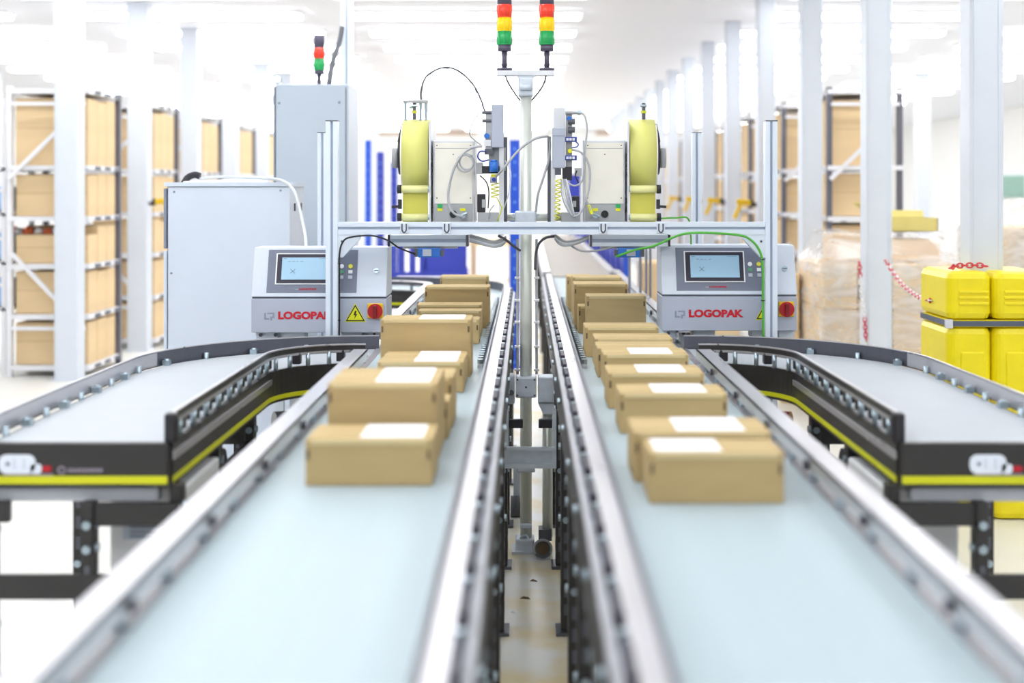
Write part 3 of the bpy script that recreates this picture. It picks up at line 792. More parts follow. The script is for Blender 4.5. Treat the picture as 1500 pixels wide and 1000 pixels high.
MB().box(PX(748, 6.75), PX(764, 6.75), 6.72, 6.84, 0, .05).build('base', 'hose_dark', t)
# floor litter
for i, (x, y, lab) in enumerate(((-.005, 5.38, 'small dark scrap on the floor, the one nearer the post foot'), (.03, 5.62, 'tiny dark scrap on the floor right before the drum end'), (-.05, 5.2, 'crumpled pale scrap on the floor near the left leg'))):
    mb = MB(); r = .022-.005*i
    mb.add([(x-r, y, 0), (x+r, y-.01, 0), (x+r*.6, y+r, 0), (x-.3*r, y+r*.4, .007)], [(0, 1, 2), (0, 1, 3), (1, 2, 3), (2, 0, 3)])
    tag(mb.build('floor_scrap', 'carton_dark' if i < 2 else 'plate_light'), lab, 'scrap')

# ------------------------------------------------------------------ label machines
def label_machine(left):
    YA = 6.02
    k = .024
    mir = None if left else k
    lab = ('label machine whose beige cover carries a coiled grey hose' if left else 'label machine with a spiral yellow air line beside its beige cover')
    t = thing('label_applicator', ((-.42 if left else .45), 6.15, 1.47), lab, 'label machine', 'label machines on the gantry')
    B = lambda: MB(mir)
    # roll
    yc = 6.185; zc = PZ(227, 6.03); R = .165
    roll = B().cyl((PX(588, 6.03), yc, zc), (PX(627, 6.03), yc, zc), R, 48).build('label_roll', 'label_web', t, smooth=True)
    B().cyl((PX(586, 6.03), yc, zc), (PX(588, 6.03), yc, zc), R*.985, 40).build('roll_edge', 'cover_beige', roll)
    B().cyl((PX(580, 6.03), yc, zc), (PX(586, 6.03), yc, zc), .085, 28).build('hub_disc', 'black', t, smooth=True)
    B().cyl((PX(570, 6.03), yc, zc-.01), (PX(580, 6.03), yc, zc-.01), .045, 24).build('hub_knob', 'machine_grey', t, smooth=True)
    B().bar((PX(582, 6.03), yc-.06, zc+.06), (PX(588, 6.03), yc-.08, zc+.14), .012, .012).build('brake_arm', 'black', t)
    B().pbox(628, 631, 178, 326, YA, .34).build('side_plate', 'plate_light', t)
    B().pbox(590, 627, 280, 326, YA+.015, .002).build('label_strip', 'label_under', t)
    for py, r_ in ((277, .017), (318, .016)):
        ro = B().cyl(W(588, py, YA+.005), W(627, py, YA+.005), r_, 18).build('guide_roller', 'label_pale', t, smooth=True)
        B().cyl(W(582, py, YA+.005), W(588, py, YA+.005), r_*1.15, 16).build('roller_cap', 'black', ro, smooth=True)
        B().cyl(W(627, py, YA+.005), W(629, py, YA+.005), r_*.8, 16).build('roller_shaft', 'zinc', ro)
    B().bar(W(574, 303, YA), W(588, 302, YA), .012, .012).build('lever', 'black', t)
    B().pbox(583, 588, 292, 306, YA, .03).build('lever_hub', 'black', t)
    for py in (224, 238, 250, 290, 303): B().pbox(629, 633, py, py+7, YA+.01, .02).build('side_bolt', 'black', t)
    # top bracket
    if left:
        B().pbox(590, 626, 147, 150, YA+.10, .05).build('top_plate', 'machine_grey', t)
        for px in (594, 616, 624): B().cyl(W(px, 150, YA+.12), W(px, 182, YA+.12), .006, 8).build('top_post', 'zinc', t)
        B().cyl(W(599, 157, YA+.12), W(606, 157, YA+.12), .007, 8).build('fitting', 'zinc', t)
    B().cyl(W(607, 151, YA+.12), W(607, 175, YA+.12), .008, 10).build('valve', 'hose_dark', t)
    B().cyl(W(607, 162, YA+.12), W(607, 166, YA+.12), .012, 10).build('valve_ring', 'air_yellow', t)
    B().cyl(W(603, 155, YA+.11), W(612, 155, YA+.11), .006, 8).build('fitting', 'zinc', t)
    # housing
    hs = B().pbox(634, 696, 205, 326, YA+.03, .26).build('housing', 'plate_light', t, bev=.004)
    B().pbox(637, 692, 209, 298, YA+.024, .006).build('cover', 'cover_beige', hs)
    B().pbox(638, 691, 217, 217.8, YA+.0232, .001).build('cover_seam', 'machine_grey', hs)
    B().pbox(636, 692, 299, 326, YA+.02, .01).build('lower_panel', 'machine_grey', hs)
    for px, py in ((640, 213), (689, 213), (640, 290), (689, 290), (664, 226)): B().cyl(W(px, py, YA+.022), W(px, py, YA+.026), .003, 6).build('screw', 'black', hs)
    B().cyl(W(664, 313.5, YA+.014), W(664, 313.5, YA+.02), .0165, 18).build('plug_hole', 'sign_black', hs)
    B().pbox(641, 648, 299, 304, YA+.016, .005).build('switch', 'lamp_green', hs)
    B().pbox(641, 648, 305, 309, YA+.018, .003).build('sticker', 'sign_yellow', hs)
    B().pbox(674, 682, 305, 309, YA+.018, .003).build('sticker', 'sign_yellow', hs)
    B().cyl(W(678, 316, YA), W(678, 316, YA+.02), .012, 10).build('socket', 'zinc', hs)
    B().cyl(W(672, 317, YA+.005), W(684, 312, YA+.005), .007, 8).build('plug', 'zinc', hs)
    # arm below the beam
    a = B().pbox(571, 683, 344, 361, 5.985, .09).build('arm', 'profile', t, bev=.002)
    B().pbox(572, 682, 350, 355, 5.982, .004).build('arm_groove', 'profile_groove', a)
    B().pbox(568, 571, 344, 361, 5.98, .10).build('arm_cap', 'black', a)
    B().pbox(683, 686, 344, 361, 5.98, .10).build('arm_cap', 'dark_steel', a)
    B().pbox(590, 670, 361, 364, 6.0, .05).build('arm_plate', 'machine_grey', t)
    s = B().pbox(612, 645, 363, 377, 5.97, .05).build('sensor', 'blue_knob', t, bev=.004)
    B().pbox(619, 632, 365, 375, 5.966, .004).build('sensor_plate', 'button_grey', s)
    B().pbox(606, 612, 364, 376, 5.975, .03).build('sensor_plug', 'hose_dark', s)
    B().pbox(645, 650, 366, 375, 5.975, .03).build('sensor_eye', 'hose_dark', s)
    # carrying bars up the inner side
    if left:
        B().pbox(731, 738, 216, 345, 6.0, .03).build('upright_plate', 'plate_light', t)
        B().pbox(738, 743, 201, 325, 6.04, .03).build('upright_bar', 'dark_steel', t)
        B().pbox(716, 741, 216, 250, 6.03, .04).build('rear_plate', 'machine_grey', t)
        B().pbox(720, 737.5, 153, 216, 5.985, .09).build('valve_box', 'console_grey', t, bev=.004)
        v = B().pbox(711, 721, 162, 218, 6.0, .05).build('valve_stack', 'hose_grey', t)
        for py in (165, 177): 
            B().cyl(W(706, py, 6.0), W(720, py, 6.0), .007, 8).build('nipple', 'hose_dark', v)
        B().cyl(W(713, 199, 5.985), W(713, 199, 6.0), .012, 10).build('nipple', 'blue_knob', v)
        B().pbox(709, 719, 205, 214, 5.99, .02).build('nipple', 'plate_light', v)
        B().pbox(710, 722, 218, 226, 6.0, .04).build('coupler', 'dark_steel', t)
        r_ = B().cyl(W(723.5, 252, 5.98), W(723.5, 237, 5.98), .020, 18).build('regulator_knob', 'blue_knob', t, smooth=True)
        B().cyl(W(723.5, 238, 5.98), W(723.5, 234, 5.98), .015, 16).build('knob_top', 'blue_knob', r_, smooth=True)
        B().pbox(706, 732, 243, 254, 6.0, .05).build('regulator_body', 'black', t)
        B().pbox(697, 707, 238, 255, 6.0, .05).build('filter', 'machine_grey', t)
        B().pbox(719, 727, 255, 259, 5.98, .03).build('sticker', 'sign_yellow', t)
        B().cyl(W(723, 259, 5.99), W(723, 268, 5.99), .016, 14).build('filter_bowl', 'hose_grey', t, smooth=True)
        B().cyl(W(723.5, 263, 5.965), W(723.5, 263, 5.975), .009, 12).build('gauge', 'blue_dark', t)
        B().pbox(699, 711, 284, 311, 6.0, .05).build('clamp', 'black', t, bev=.003)
        B().pbox(706, 712, 292, 304, 5.99, .02).build('clamp_jaw', 'machine_grey', t)
        B().pbox(700, 732, 311, 326, 6.0, .08).build('carriage', 'machine_grey', t, bev=.003)
        coil = [W(725+5.5*math.cos(i*PI/3), 268+i*.95, 5.985+.012*math.sin(i*PI/3)) for i in range(24)]
        B().tube(coil+[W(733, 300, 5.985), W(735, 306, 5.985), W(728, 324, 5.99)], .0025, 6, 3).build('coiled_tube', 'air_yellow', t, smooth=True)
        # tubes: big loop on the cover, short leads
        B().tube([W(706, 214, 5.97), W(690, 217, 5.98), W(676, 228, 5.985), W(664, 250, 5.99), W(657, 280, 5.99), W(658, 300, 5.98), W(666, 313, 5.975), W(678, 317, 5.98)], .0055, 8, 6).build('hose', 'hose_grey', t, smooth=True)
        B().torus(W(684, 237, 5.99), (0.25, 1, 0), .034, .0042, 24, 7).build('hose_loop', 'hose_grey', t, smooth=True)
        B().torus(W(681, 239, 5.985), (0.25, 1, 0.1), .037, .0042, 24, 7).build('hose_loop', 'hose_grey', t, smooth=True)
        B().tube([W(702, 166, 6.0), W(692, 180, 5.99), W(688, 196, 5.99), W(695, 205, 5.99), W(704, 212, 5.99)], .003, 6, 5).build('hose', 'hose_grey', t, smooth=True)
        B().tube([W(712, 222, 5.99), W(703, 222, 5.98), W(700, 230, 5.98), W(706, 236, 5.98), W(716, 234, 5.98)], .0035, 6, 5).build('hose', 'blue_dark', t, smooth=True)
        B().tube([W(703, 257, 5.99), W(712, 266, 5.99), W(716, 280, 5.99), W(715, 305, 5.99)], .0028, 6, 5).build('hose', 'cable_black', t, smooth=True)
        B().tube([W(740, 235, 6.03), W(748, 252, 6.02), W(746, 280, 6.02), W(738, 305, 6.03)], .003, 6, 5).build('hose', 'cable_white', t, smooth=True)
        B().tube([W(724, 300, 5.99), W(718, 308, 5.99), W(716, 320, 6.0)], .003, 6, 4).build('hose', 'hose_grey', t, smooth=True)
        B().tube([W(617, 146, 6.14), W(617, 133, 6.14), W(624, 113, 6.13), W(645, 100, 6.12), W(668, 102, 6.1), W(690, 120, 6.07), W(703, 142, 6.05), W(710, 163, 6.02)], .0042, 6, 6).build('signal_lead', 'hose_dark', t, smooth=True)
        for q, (a_, b_) in enumerate((((688, 118), (692, 123)), ((696, 130), (699, 136)), ((702, 141), (705, 147)), ((706, 152), (708, 157)), ((650, 99.5), (658, 100)), ((668, 102), (674, 105)))):
            B().cyl(W(a_[0], a_[1], 6.075), W(b_[0], b_[1], 6.07), .0042, 6).build('lead_band', 'cable_black', t)
        for j, dz in enumerate((0, 3, 6, 9)):
            B().tube([W(688, 344+dz, 5.97), W(705, 349+dz*.9, 5.96), W(722, 354+dz*.8, 5.96), W(735, 350+dz, 5.97), W(741, 347+dz*.5, 5.98)], .0055, 7, 5).build('hose', 'hose_grey' if j != 2 else 'cable_white', t, smooth=True)
        B().tube([W(730, 345, 5.98), W(742, 352, 5.97), W(752, 360, 6.0), W(762, 367, 6.03)], .006, 7, 5).build('hose', 'hose_dark', t, smooth=True)
    else:
        C = lambda: MB()
        C().pbox(802, 807, 200, 325, 6.05, .03).build('upright_bar', 'dark_steel', t)
        C().pbox(807, 814, 235, 345, 6.0, .03).build('upright_plate', 'plate_light', t)
        C().pbox(811, 828, 157, 188, 6.06, .05).build('rear_box', 'plate_light', t, bev=.003)
        C().pbox(809.5, 828, 187, 246, 5.985, .09).build('valve_box', 'console_grey', t, bev=.004)
        C().pbox(809.5, 828, 198.5, 199.5, 5.984, .002).build('box_seam', 'cabinet_edge', t)
        v = C().pbox(829, 838, 166, 246, 6.01, .04).build('valve_stack', 'machine_grey', t)
        for py in (178, 190): C().cyl(W(832, py, 5.995), W(842, py, 5.995), .013, 10).build('nipple', 'hose_dark', v)
        C().cyl(W(834, 174, 5.985), W(834, 174, 6.0), .012, 10).build('nipple', 'blue_knob', v)
        for py in (204, 231):
            q = C().pbox(828, 845, py-3.5, py+3.5, 5.985, .03).build('valve_body', 'blue_dark', v)
            for j in range(3): C().pbox(829.5+j*4.5, 833+j*4.5, py-1.8, py+1.8, 5.982, .004).build('valve_window', 'plate_light', v)
        C().cyl(W(835, 221, 5.985), W(835, 221, 6.0), .010, 10).build('nipple', 'sign_yellow', v)
        C().cyl(W(828, 165, 6.0), W(846, 165, 6.0), .0075, 10).build('connector', 'machine_grey', t)
        C().cyl(W(846, 165, 6.0), W(851, 165, 6.0), .010, 10).build('connector_nut', 'zinc', t)
        C().pbox(824, 838, 244, 264, 5.99, .05).build('coupler', 'black', t, bev=.003)
        C().pbox(813, 822, 246, 256, 5.99, .04).build('coupler', 'dark_steel', t)
        C().pbox(838, 849, 287, 310, 6.0, .05).build('clamp', 'black', t, bev=.003)
        C().pbox(839, 844, 294, 303, 5.99, .02).build('clamp_jaw', 'machine_grey', t)
        C().pbox(842, 852, 246, 258, 6.0, .04).build('filter', 'machine_grey', t)
        C().pbox(822, 850, 311, 326, 6.0, .08).build('carriage', 'machine_grey', t, bev=.003)
        coil = [W(818+3.8*math.cos(i*PI/3)-i*.03, 262+i*1.05, 5.975+.010*math.sin(i*PI/3)) for i in range(58)]
        C().tube(coil, .0030, 6, 2).build('coiled_tube', 'air_yellow', t, smooth=True)
        C().tube([W(851, 165, 6.0), W(857, 171, 5.99), W(860, 190, 5.98), W(857, 220, 5.975), W(856, 250, 5.975), W(852, 266, 5.975), W(842, 272, 5.975), W(832, 268, 5.98)], .0042, 7, 6).build('hose', 'hose_grey', t, smooth=True)
        C().tube([W(838, 219, 5.98), W(852, 224, 5.975), W(862, 240, 5.97), W(864, 262, 5.97), W(860, 288, 5.965), W(850, 312, 5.965), W(840, 317, 5.975)], .0048, 7, 6).build('hose', 'hose_grey', t, smooth=True)
        C().tube([W(843, 207, 5.98), W(847, 211, 5.975), W(845, 215, 5.975), W(838, 216, 5.98)], .003, 6, 5).build('hose', 'blue_dark', t, smooth=True)
        C().tube([W(845, 250, 5.98), W(843, 258, 5.975), W(848, 268, 5.975)], .003, 6, 5).build('hose', 'cable_black', t, smooth=True)
        for j, (dx, m_) in enumerate(((0, 'hose_grey'), (3, 'cable_white'), (6, 'hose_grey'), (9, 'hose_grey'), (12, 'plate_light'))):
            C().tube([W(822+dx*.6, 262, 5.98), W(823+dx, 285, 5.97), W(829+dx*.8, 303, 5.97), W(838+dx*.3, 316, 5.98)], .0034, 6, 5).build('hose', m_, t, smooth=True)
        C().tube([W(858, 292, 5.97), W(864, 305, 5.965), W(868, 317, 5.98)], .005, 7, 5).build('hose', 'hose_grey', t, smooth=True)
        C().bar(W(862, 300, 5.965), W(867, 313, 5.97), .010, .012).build('plug', 'sign_yellow', t)
        for j, dz in enumerate((0, 4, 8)):
            C().tube([W(862, 346+dz*.4, 5.97), W(846, 352+dz*.5, 5.96), W(828, 354+dz*.7, 5.96), W(818, 348+dz, 5.97), W(813, 344+dz*.6, 5.98)], .0055, 7, 5).build('hose', 'hose_grey' if j != 1 else 'cable_white', t, smooth=True)
        C().tube([W(812, 346, 5.98), W(800, 348, 5.97), W(790, 356, 6.0), W(785, 372, 6.03), W(784, 395, 6.04)], .006, 7, 5).build('hose', 'hose_dark', t, smooth=True)
        C().tube([W(832, 356, 5.99), W(850, 367, 5.98), W(874, 367, 5.98), W(900, 361, 5.99)], .0045, 7, 5).build('hose', 'hose_grey', t, smooth=True)
    return t
label_machine(True)
label_machine(False)
cable('air_hose', [W(727, 258, 5.97), W(738, 246, 5.93), W(758, 222, 5.95), W(778, 206, 5.96), W(796, 200, 5.98), W(805, 204, 6.02), W(804, 232, 6.03), W(796, 260, 6.02), W(788, 285, 6.02), W(785, 310, 6.04)], .0055, 'hose_grey', 'grey air hose arching across the centre post between the machines', 'hose', ties=())
cable('sensor_cable', [W(608, 372, 5.96), W(585, 363, 5.93), W(568, 352, 5.89), W(545, 345, 5.88), W(515, 347, 5.88), W(503, 353, 5.88), W(497.5, 370, 5.89), W(497, 400, 5.895), W(497, 440, 5.895), W(497, 492, 5.895)], .004, 'cable_black', 'black cable tied down the left gantry post', 'cable', ties=[W(497, 386, 5.895), W(497, 469, 5.895)])
cable('earth_cable', [W(902, 376, 5.96), W(930, 366, 5.93), W(958, 360, 5.9), W(985, 348, 5.88), W(1005, 342, 5.88), W(1035, 341, 5.88), W(1080, 344, 5.88), W(1098, 350, 5.88), W(1111, 364, 5.885), W(1117, 385, 5.89), W(1117.5, 430, 5.895), W(1118, 494, 5.895)], .0052, 'cable_green', 'green cable tied down the right gantry post', 'cable', ties=[W(1117.5, 380, 5.89), W(1117.5, 440, 5.895)])
cable('earth_cable', [W(965, 320, 6.02), W(990, 319, 6.02), W(1008, 320, 6.04), W(1012, 345, 6.1), W(1012, 372, 6.2)], .004, 'cable_green', 'short green cable behind the beam end of the right machine', 'cable')
# thin chrome rods beyond the right belt
Y = 8.2
for i, px in enumerate((922, 938, 946.5, 952.5)):
    x = PX(px, Y)
    t = thing('chrome_rod', (x, Y, 0), 'thin upright chrome rod beside the right belt, %s from the label roll' % ORD[i], 'rod', 'chrome rods beside the right belt')
    MB().cyl((x, Y, .012), (x, Y, PZ(345, Y)), .008, 10).build('rod', 'dark_steel', t, smooth=True)
    MB().cyl((x, Y, 0), (x, Y, .012), .02, 10).build('foot', 'dark_steel', t)

# ------------------------------------------------------------------ control boxes
def control_box(px0, lab, left):
    Y = 5.98; s = F/Y
    x0, x1 = PX(px0, Y), PX(px0+198, Y)
    dz = 0 if left else 3.2/s
    z0, zc, z1 = PZ(487, Y)+dz*.8, PZ(436, Y)+dz, PZ(363, Y)+dz
    t = thing('control_box', ((x0+x1)/2, 6.1, 0), lab, 'control box', 'control boxes at the gantry')
    B = lambda: MB()
    B().box(x0, x1, Y, Y+.24, z0, zc-.004).build('lower_body', 'console_grey', t, bev=.004)
    B().box(x0+.003, x1-.003, Y+.006, Y+.24, zc-.004, zc+.004).build('shadow_gap', 'groove', t)
    tilt = .07
    B().prism([(Y-.004, zc+.004), (Y+.24, zc+.004), (Y+.24, z1), (Y+tilt, z1)], 'x', x0, x1).build('console', 'console_light', t, bev=.004)
    # helper for things on the sloping face
    nrm = Vector((0, -(z1-zc), tilt+.004)).normalized()
    def on(px, py, d=0):
        """photo position (left box frame) on the sloped face"""
        f = (436-py)/(436-363)
        return Vector((x0+(px-368)/s, Y-.004+(tilt+.004)*f, zc+.004+(z1-zc-.004)*f))+nrm*d
    def plate(a, b, c, d_, name, m_, par, lift, th=.003):
        c0 = [on(a, d_, lift), on(b, d_, lift), on(b, c, lift), on(a, c, lift)]
        c1 = [p-nrm*th for p in c0]
        return B().add(c0+c1, [(0, 1, 2, 3), (7, 6, 5, 4), (0, 4, 5, 1), (1, 5, 6, 2), (2, 6, 7, 3), (3, 7, 4, 0)]).build(name, m_, par)
    kp = plate(390, 522, 367, 430, 'keypad_panel', 'console_dark', t, .002)
    fr = plate(402, 491, 372.5, 418, 'screen_frame', 'white', t, .006, .006)
    plate(404, 489, 374, 416.5, 'screen_bezel', 'navy_black', fr, .008, .004)
    plate(411, 483, 379, 411.5, 'screen', 'screen', fr, .0095, .003)
    for a, b, c, d_ in ((413, 418, 380.5, 381.2), (420, 424, 384.5, 385.3), (426, 430, 384.5, 385.3), (432, 435, 384.5, 385.3), (438, 442, 384.5, 385.3), (465, 480, 380.6, 381.0)):
        plate(a, b, c, d_, 'screen_mark', 'screen_mark', fr, .0098, .001)
    for (a, c, b, d_) in ((424, 396, 431, 402.5), (431, 396, 424, 402.5)):
        B().bar(on(a, c, .0104), on(b, d_, .0104), .0018, .0018).build('screen_mark', 'screen_mark', fr)
    # red maker's name under the screen
    plate(432, 437, 424.2, 426.2, 'small_mark', 'grey_print', kp, .0025, .001)
    tx = text('LOGOPAK', .008, 'red_print', 'small_lettering', kp, on(438, 426, .0025), 26/s, off=.0003)
    for i, (px, py, m_, rr_) in enumerate(((499, 391.5, 'white', 1), (512, 391.5, 'button_yellow', 1), (499, 399.5, 'button_green', 0), (512, 399.5, 'white', 0), (499, 407.5, 'button_grey', 0), (512, 407.5, 'button_grey', 0))):
        if rr_: B().cyl(on(px, py, .001), on(px, py, .006), 3.2/s, 14).build('button', m_, kp)
        else: plate(px-3, px+3, py-2.4, py+2.4, 'button', m_, kp, .005, .004)
    B().cyl(on(550, 398, -.001), on(550, 398, .006), 4.2/s, 14).build('key_lock', 'zinc', t)
    B().bar(on(547, 398, .008), on(553, 398, .008), .003, .003).build('key_slot', 'black', t)
    # front lettering
    X = lambda px: x0+(px-368)/s
    Z = lambda py: PZ(py, Y)+dz*.9
    text('LOGOPAK', 11.5/s, 'red_print', 'lettering', t, (X(407.5), Y-.001, Z(467.5)), 80/s, off=.0017)
    lg = MB()
    yy0, yy1 = Y-.0008, Y
    for a, b, c, d_ in ((387, 389.6, 458, 465.6), (387, 394.6, 465.6, 468), (391.6, 402, 457.6, 460), (399.4, 402, 460, 463.4), (396, 402, 463.4, 465.8), (396, 398.6, 465.8, 469.2)):
        lg.box(X(a), X(b), yy0, yy1, Z(d_), Z(c))
    lg.build('logo', 'grey_print', t)
    # warning triangle
    cx_, cz_ = X(520.5), Z(461)
    def tri(r, y, nm, m_, par):
        B().prism([(cx_-r*.92, cz_-r*.62), (cx_+r*.92, cz_-r*.62), (cx_, cz_+r)], 'y', y, Y).build(nm, m_, par)
    wt = B().prism([(cx_-.0465, cz_-.031), (cx_+.0465, cz_-.031), (cx_, cz_+.0505)], 'y', Y-.001, Y).build('warning_triangle', 'sign_yellow', t)
    B().prism([(cx_-.042, cz_-.0275), (cx_+.042, cz_-.0275), (cx_, cz_+.045)], 'y', Y-.0016, Y-.001).build('triangle_border', 'sign_black', wt)
    B().prism([(cx_-.0345, cz_-.023), (cx_+.0345, cz_-.023), (cx_, cz_+.0355)], 'y', Y-.0022, Y-.0016).build('triangle_field', 'sign_yellow', wt)
    B().prism([(cx_-.001, cz_+.019), (cx_-.008, cz_-.002), (cx_-.001, cz_-.0005), (cx_-.004, cz_-.018), (cx_+.009, cz_+.004), (cx_+.002, cz_+.003), (cx_+.006, cz_+.017)], 'y', Y-.0028, Y-.0022).build('lightning_bolt', 'sign_black', wt)
    # main switch
    sx, sz = X(550), Z(455.5)
    sw = B().box(sx-.034, sx+.034, Y-.010, Y, sz-.032, sz+.034).build('switch_plate', 'yellow_plate', t, bev=.004)
    B().cyl((sx, Y-.02, sz), (sx, Y-.01, sz), .033, 24).build('switch_dial', 'red_switch', sw, smooth=True)
    B().box(sx-.008, sx+.008, Y-.042, Y-.02, sz-.026, sz+.026).build('switch_handle', 'red_dark', sw, bev=.003)
    # feet and stand
    for a, b in ((375, 406), (414, 446), (500, 530), (540, 562)):
        k_ = B().pbox(px0-368+a, px0-368+b, 487, 497, 6.03, .1)
        k_.v = [(x, y, z+dz*.8) for x, y, z in k_.v]
        q = k_.build('foot_bracket', 'console_light', t)
    for a in (379, 401):
        B().cyl((X(a), 6.02, Z(492)), (X(a), 6.03, Z(492)), .008, 10).build('bracket_bolt', 'dark_steel', t)
    for a in (400, 530):
        B().box(X(a)-.022, X(a)+.022, 6.1, 6.15, 0, z0).build('stand_post', 'profile', t)
    return t
control_box(368, 'grey control box with blue screen and clear warning triangle, before the white cabinet', True)
control_box(969.5, 'grey control box with blue screen, its warning triangle crossed by the gantry post', False)

# ------------------------------------------------------------------ electrical cabinets
t = thing('white_cabinet', (-1.53, 7.2, 0), 'wide white electrical cabinet with papers and cable on top', 'cabinet')
Y = 7.0
MB().box(PX(243, Y), PX(425, Y), Y+.03, Y+.44, .02, PZ(268, Y)).build('body', 'cabinet_side', t, bev=.004)
d = MB().box(PX(246, Y), PX(425, Y), Y, Y+.026, .05, PZ(274, Y)).build('door', 'cabinet_white', t, bev=.004)
for px, py in ((255, 281), (411, 279)): MB().cyl(W(px, py, Y-.003), W(px, py, Y), .006, 8).build('door_screw', 'cabinet_edge', d)
MB().cyl(W(251, 400, Y-.003), W(251, 400, Y), .006, 8).build('door_lock', 'cabinet_edge', d)
MB().box(PX(239, Y), PX(243, Y), Y+.01, Y+.06, PZ(364, Y), PZ(276, Y)).build('hinge_strip', 'cabinet_edge', t)
MB().box(PX(239, Y), PX(243.5, Y), Y+.01, Y+.06, .02, PZ(368, Y)).build('side_lip', 'cabinet_white', t)
MB().box(PX(241, Y), PX(427, Y), Y-.005, Y+.44, PZ(273, Y), PZ(267, Y)).build('top_edge', 'cabinet_white', t)
for yy, nm in ((Y+.12, 'side_slot'), (Y+.32, 'side_slot')):
    MB().box(PX(425, Y), PX(425, Y)+.004, yy, yy+.03, 1.50, 1.54).build(nm, 'black', t)
MB().box(PX(240, Y), PX(427, Y), Y+.02, Y+.42, 0, .02).build('plinth', 'cabinet_edge', t)
ztop = PZ(267, Y)
for i, (x0, x1, y0, r) in enumerate(((-1.78, -1.5, 7.08, .0), (-1.66, -1.42, 7.14, .02))):
    tag(MB().add([(x0, y0, ztop), (x1, y0+r, ztop), (x1+.02, y0+.24, ztop), (x0+.02, y0+.24, ztop), (x0, y0, ztop+.006), (x1, y0+r, ztop+.006), (x1+.02, y0+.24, ztop+.022), (x0+.02, y0+.24, ztop+.012)],
        [(0, 1, 2, 3), (4, 5, 6, 7), (0, 1, 5, 4), (1, 2, 6, 5), (2, 3, 7, 6), (3, 0, 4, 7)]).build('paper_stack', 'paper'), 'white papers lying on the white cabinet, %s' % ('the stack by the black plug' if i == 0 else 'the stack nearer the cable bend'), 'papers', 'papers on the white cabinet')
t = thing('power_cable', (-1.4, 7.2, ztop), 'white cable with black plug looping off the white cabinet top', 'cable')
MB().tube([W(293, 262, 7.15), W(320, 259, 7.12), W(360, 260, 7.1), W(400, 262, 7.0), W(420, 268, 6.9), W(433, 285, 6.85), W(441, 315, 6.8), W(447, 345, 6.7), W(448, 366, 6.5)], .008, 8, 6).build('lead', 'cable_white', t, smooth=True)
MB().tube([W(270, 268, 7.12), W(275, 260, 7.14), W(285, 256, 7.15), W(293, 258, 7.15)], .018, 10, 5).build('plug', 'cable_black', t, smooth=True)
t = thing('tall_cabinet', (-1.26, 8.25, 0), 'tall grey electrical cabinet carrying a red and green signal tower', 'cabinet')
Y = 8.0
MB().box(PX(402, Y), PX(510, Y), Y+.025, Y+.49, .1, PZ(123, Y)).build('body', 'cabinet_side', t, bev=.004)
d = MB().box(PX(404, Y), PX(510, Y), Y, Y+.022, .12, PZ(124, Y)).build('door', 'cabinet_grey', t, bev=.004)
for px, py in ((409, 151), (497, 150)): MB().cyl(W(px, py, Y-.003), W(px, py, Y), .008, 8).build('door_screw', 'cabinet_edge', d)
MB().box(PX(400.5, Y), PX(403, Y), Y+.005, Y+.03, .12, PZ(126, Y)).build('hinge_strip', 'cabinet_edge', t)
MB().box(PX(506, Y), PX(507.5, Y), Y-.002, Y, .12, PZ(128, Y)).build('door_gap', 'groove', d)
MB().box(PX(402, Y), PX(510, Y), Y+.02, Y+.47, 0, .1).build('plinth', 'cabinet_edge', t)
MB().torus(W(406, 116, Y+.1), (0, 1, 0), .024, .006, 18, 7).build('lifting_eye', 'zinc', t)
MB().cyl(W(406, 124, Y+.1), W(406, 121, Y+.1), .012, 8).build('eye_base', 'zinc', t)
stack_light(467.5, 8.12, 123, [('cap', 'stack_grey', 52, 70, 1), ('lens', 'lamp_red', 70, 86, 1), ('lens', 'lamp_green', 86, 103, 1), ('base', 'stack_grey', 103, 108, .95), ('stem', 'stack_grey', 108, 124, .4)], 15, 'dark capped red and green signal tower on the tall grey cabinet', None)
cable('supply_hose', [W(482, 123, 8.2), W(484, 108, 8.25), W(489, 85, 8.35), W(497, 62, 8.5), W(501, 40, 8.55)], .016, 'hose_dark', 'dark hose rising from the tall cabinet to the ceiling pole', 'hose', n=9)
t = thing('ceiling_pole', (PX(508.5, 8.65), 8.65, 0), 'pale aluminium profile pole rising behind the tall cabinet to the ceiling', 'pole')
p = profile_post('pole', PX(508.5, 8.65), 8.65, .012, CE, .072, t, cap=False)

# ------------------------------------------------------------------ right side: guard, chain, wrapped pallets
gx, gy = 2.3, 6.9
t = thing('column_guard', (gx, gy, 0), 'bright yellow plastic guard strapped around the front right column', 'guard')
def rbox(x0, x1, y0, y1, z0, z1, r, n=5):
    pts = []
    for (cx_, cy_, a0) in ((x0+r, y0+r, 180), (x1-r, y0+r, 270), (x1-r, y1-r, 0), (x0+r, y1-r, 90)):
        for i in range(n+1):
            a = math.radians(a0+90*i/n); pts.append((cx_+r*math.cos(a), cy_+r*math.sin(a)))
    return pts
xs = PX(1455, 6.65)
zt, zs1, zs0 = PZ(398, 6.65), PZ(469, 6.65), PZ(479, 6.65)
for (x0, x1) in ((2.055, xs-.002), (xs+.002, 2.56)):
    for (z0, z1) in ((0, zs0), (zs1, zt)):
        rad = .05
        sh = MB().prism(rbox(x0, x1, 6.65, 7.15, z0, z1, rad), 'z', z0, z1).build('guard_shell', 'guard_yellow', t, bev=.034, smooth=False)
        if z0 > 0:
            for j in range(3):
                zz = z0+.075+j*.028
                MB().box(x0+.05, x1-.02, 6.642, 6.66, zz, zz+.014).build('rib', 'guard_yellow', sh, bev=.004)
        else:
            MB().box(x0+.06, x1-.04, 6.644, 6.66, z1-.5, z1-.12).build('recess_panel', 'guard_yellow', sh, bev=.006)
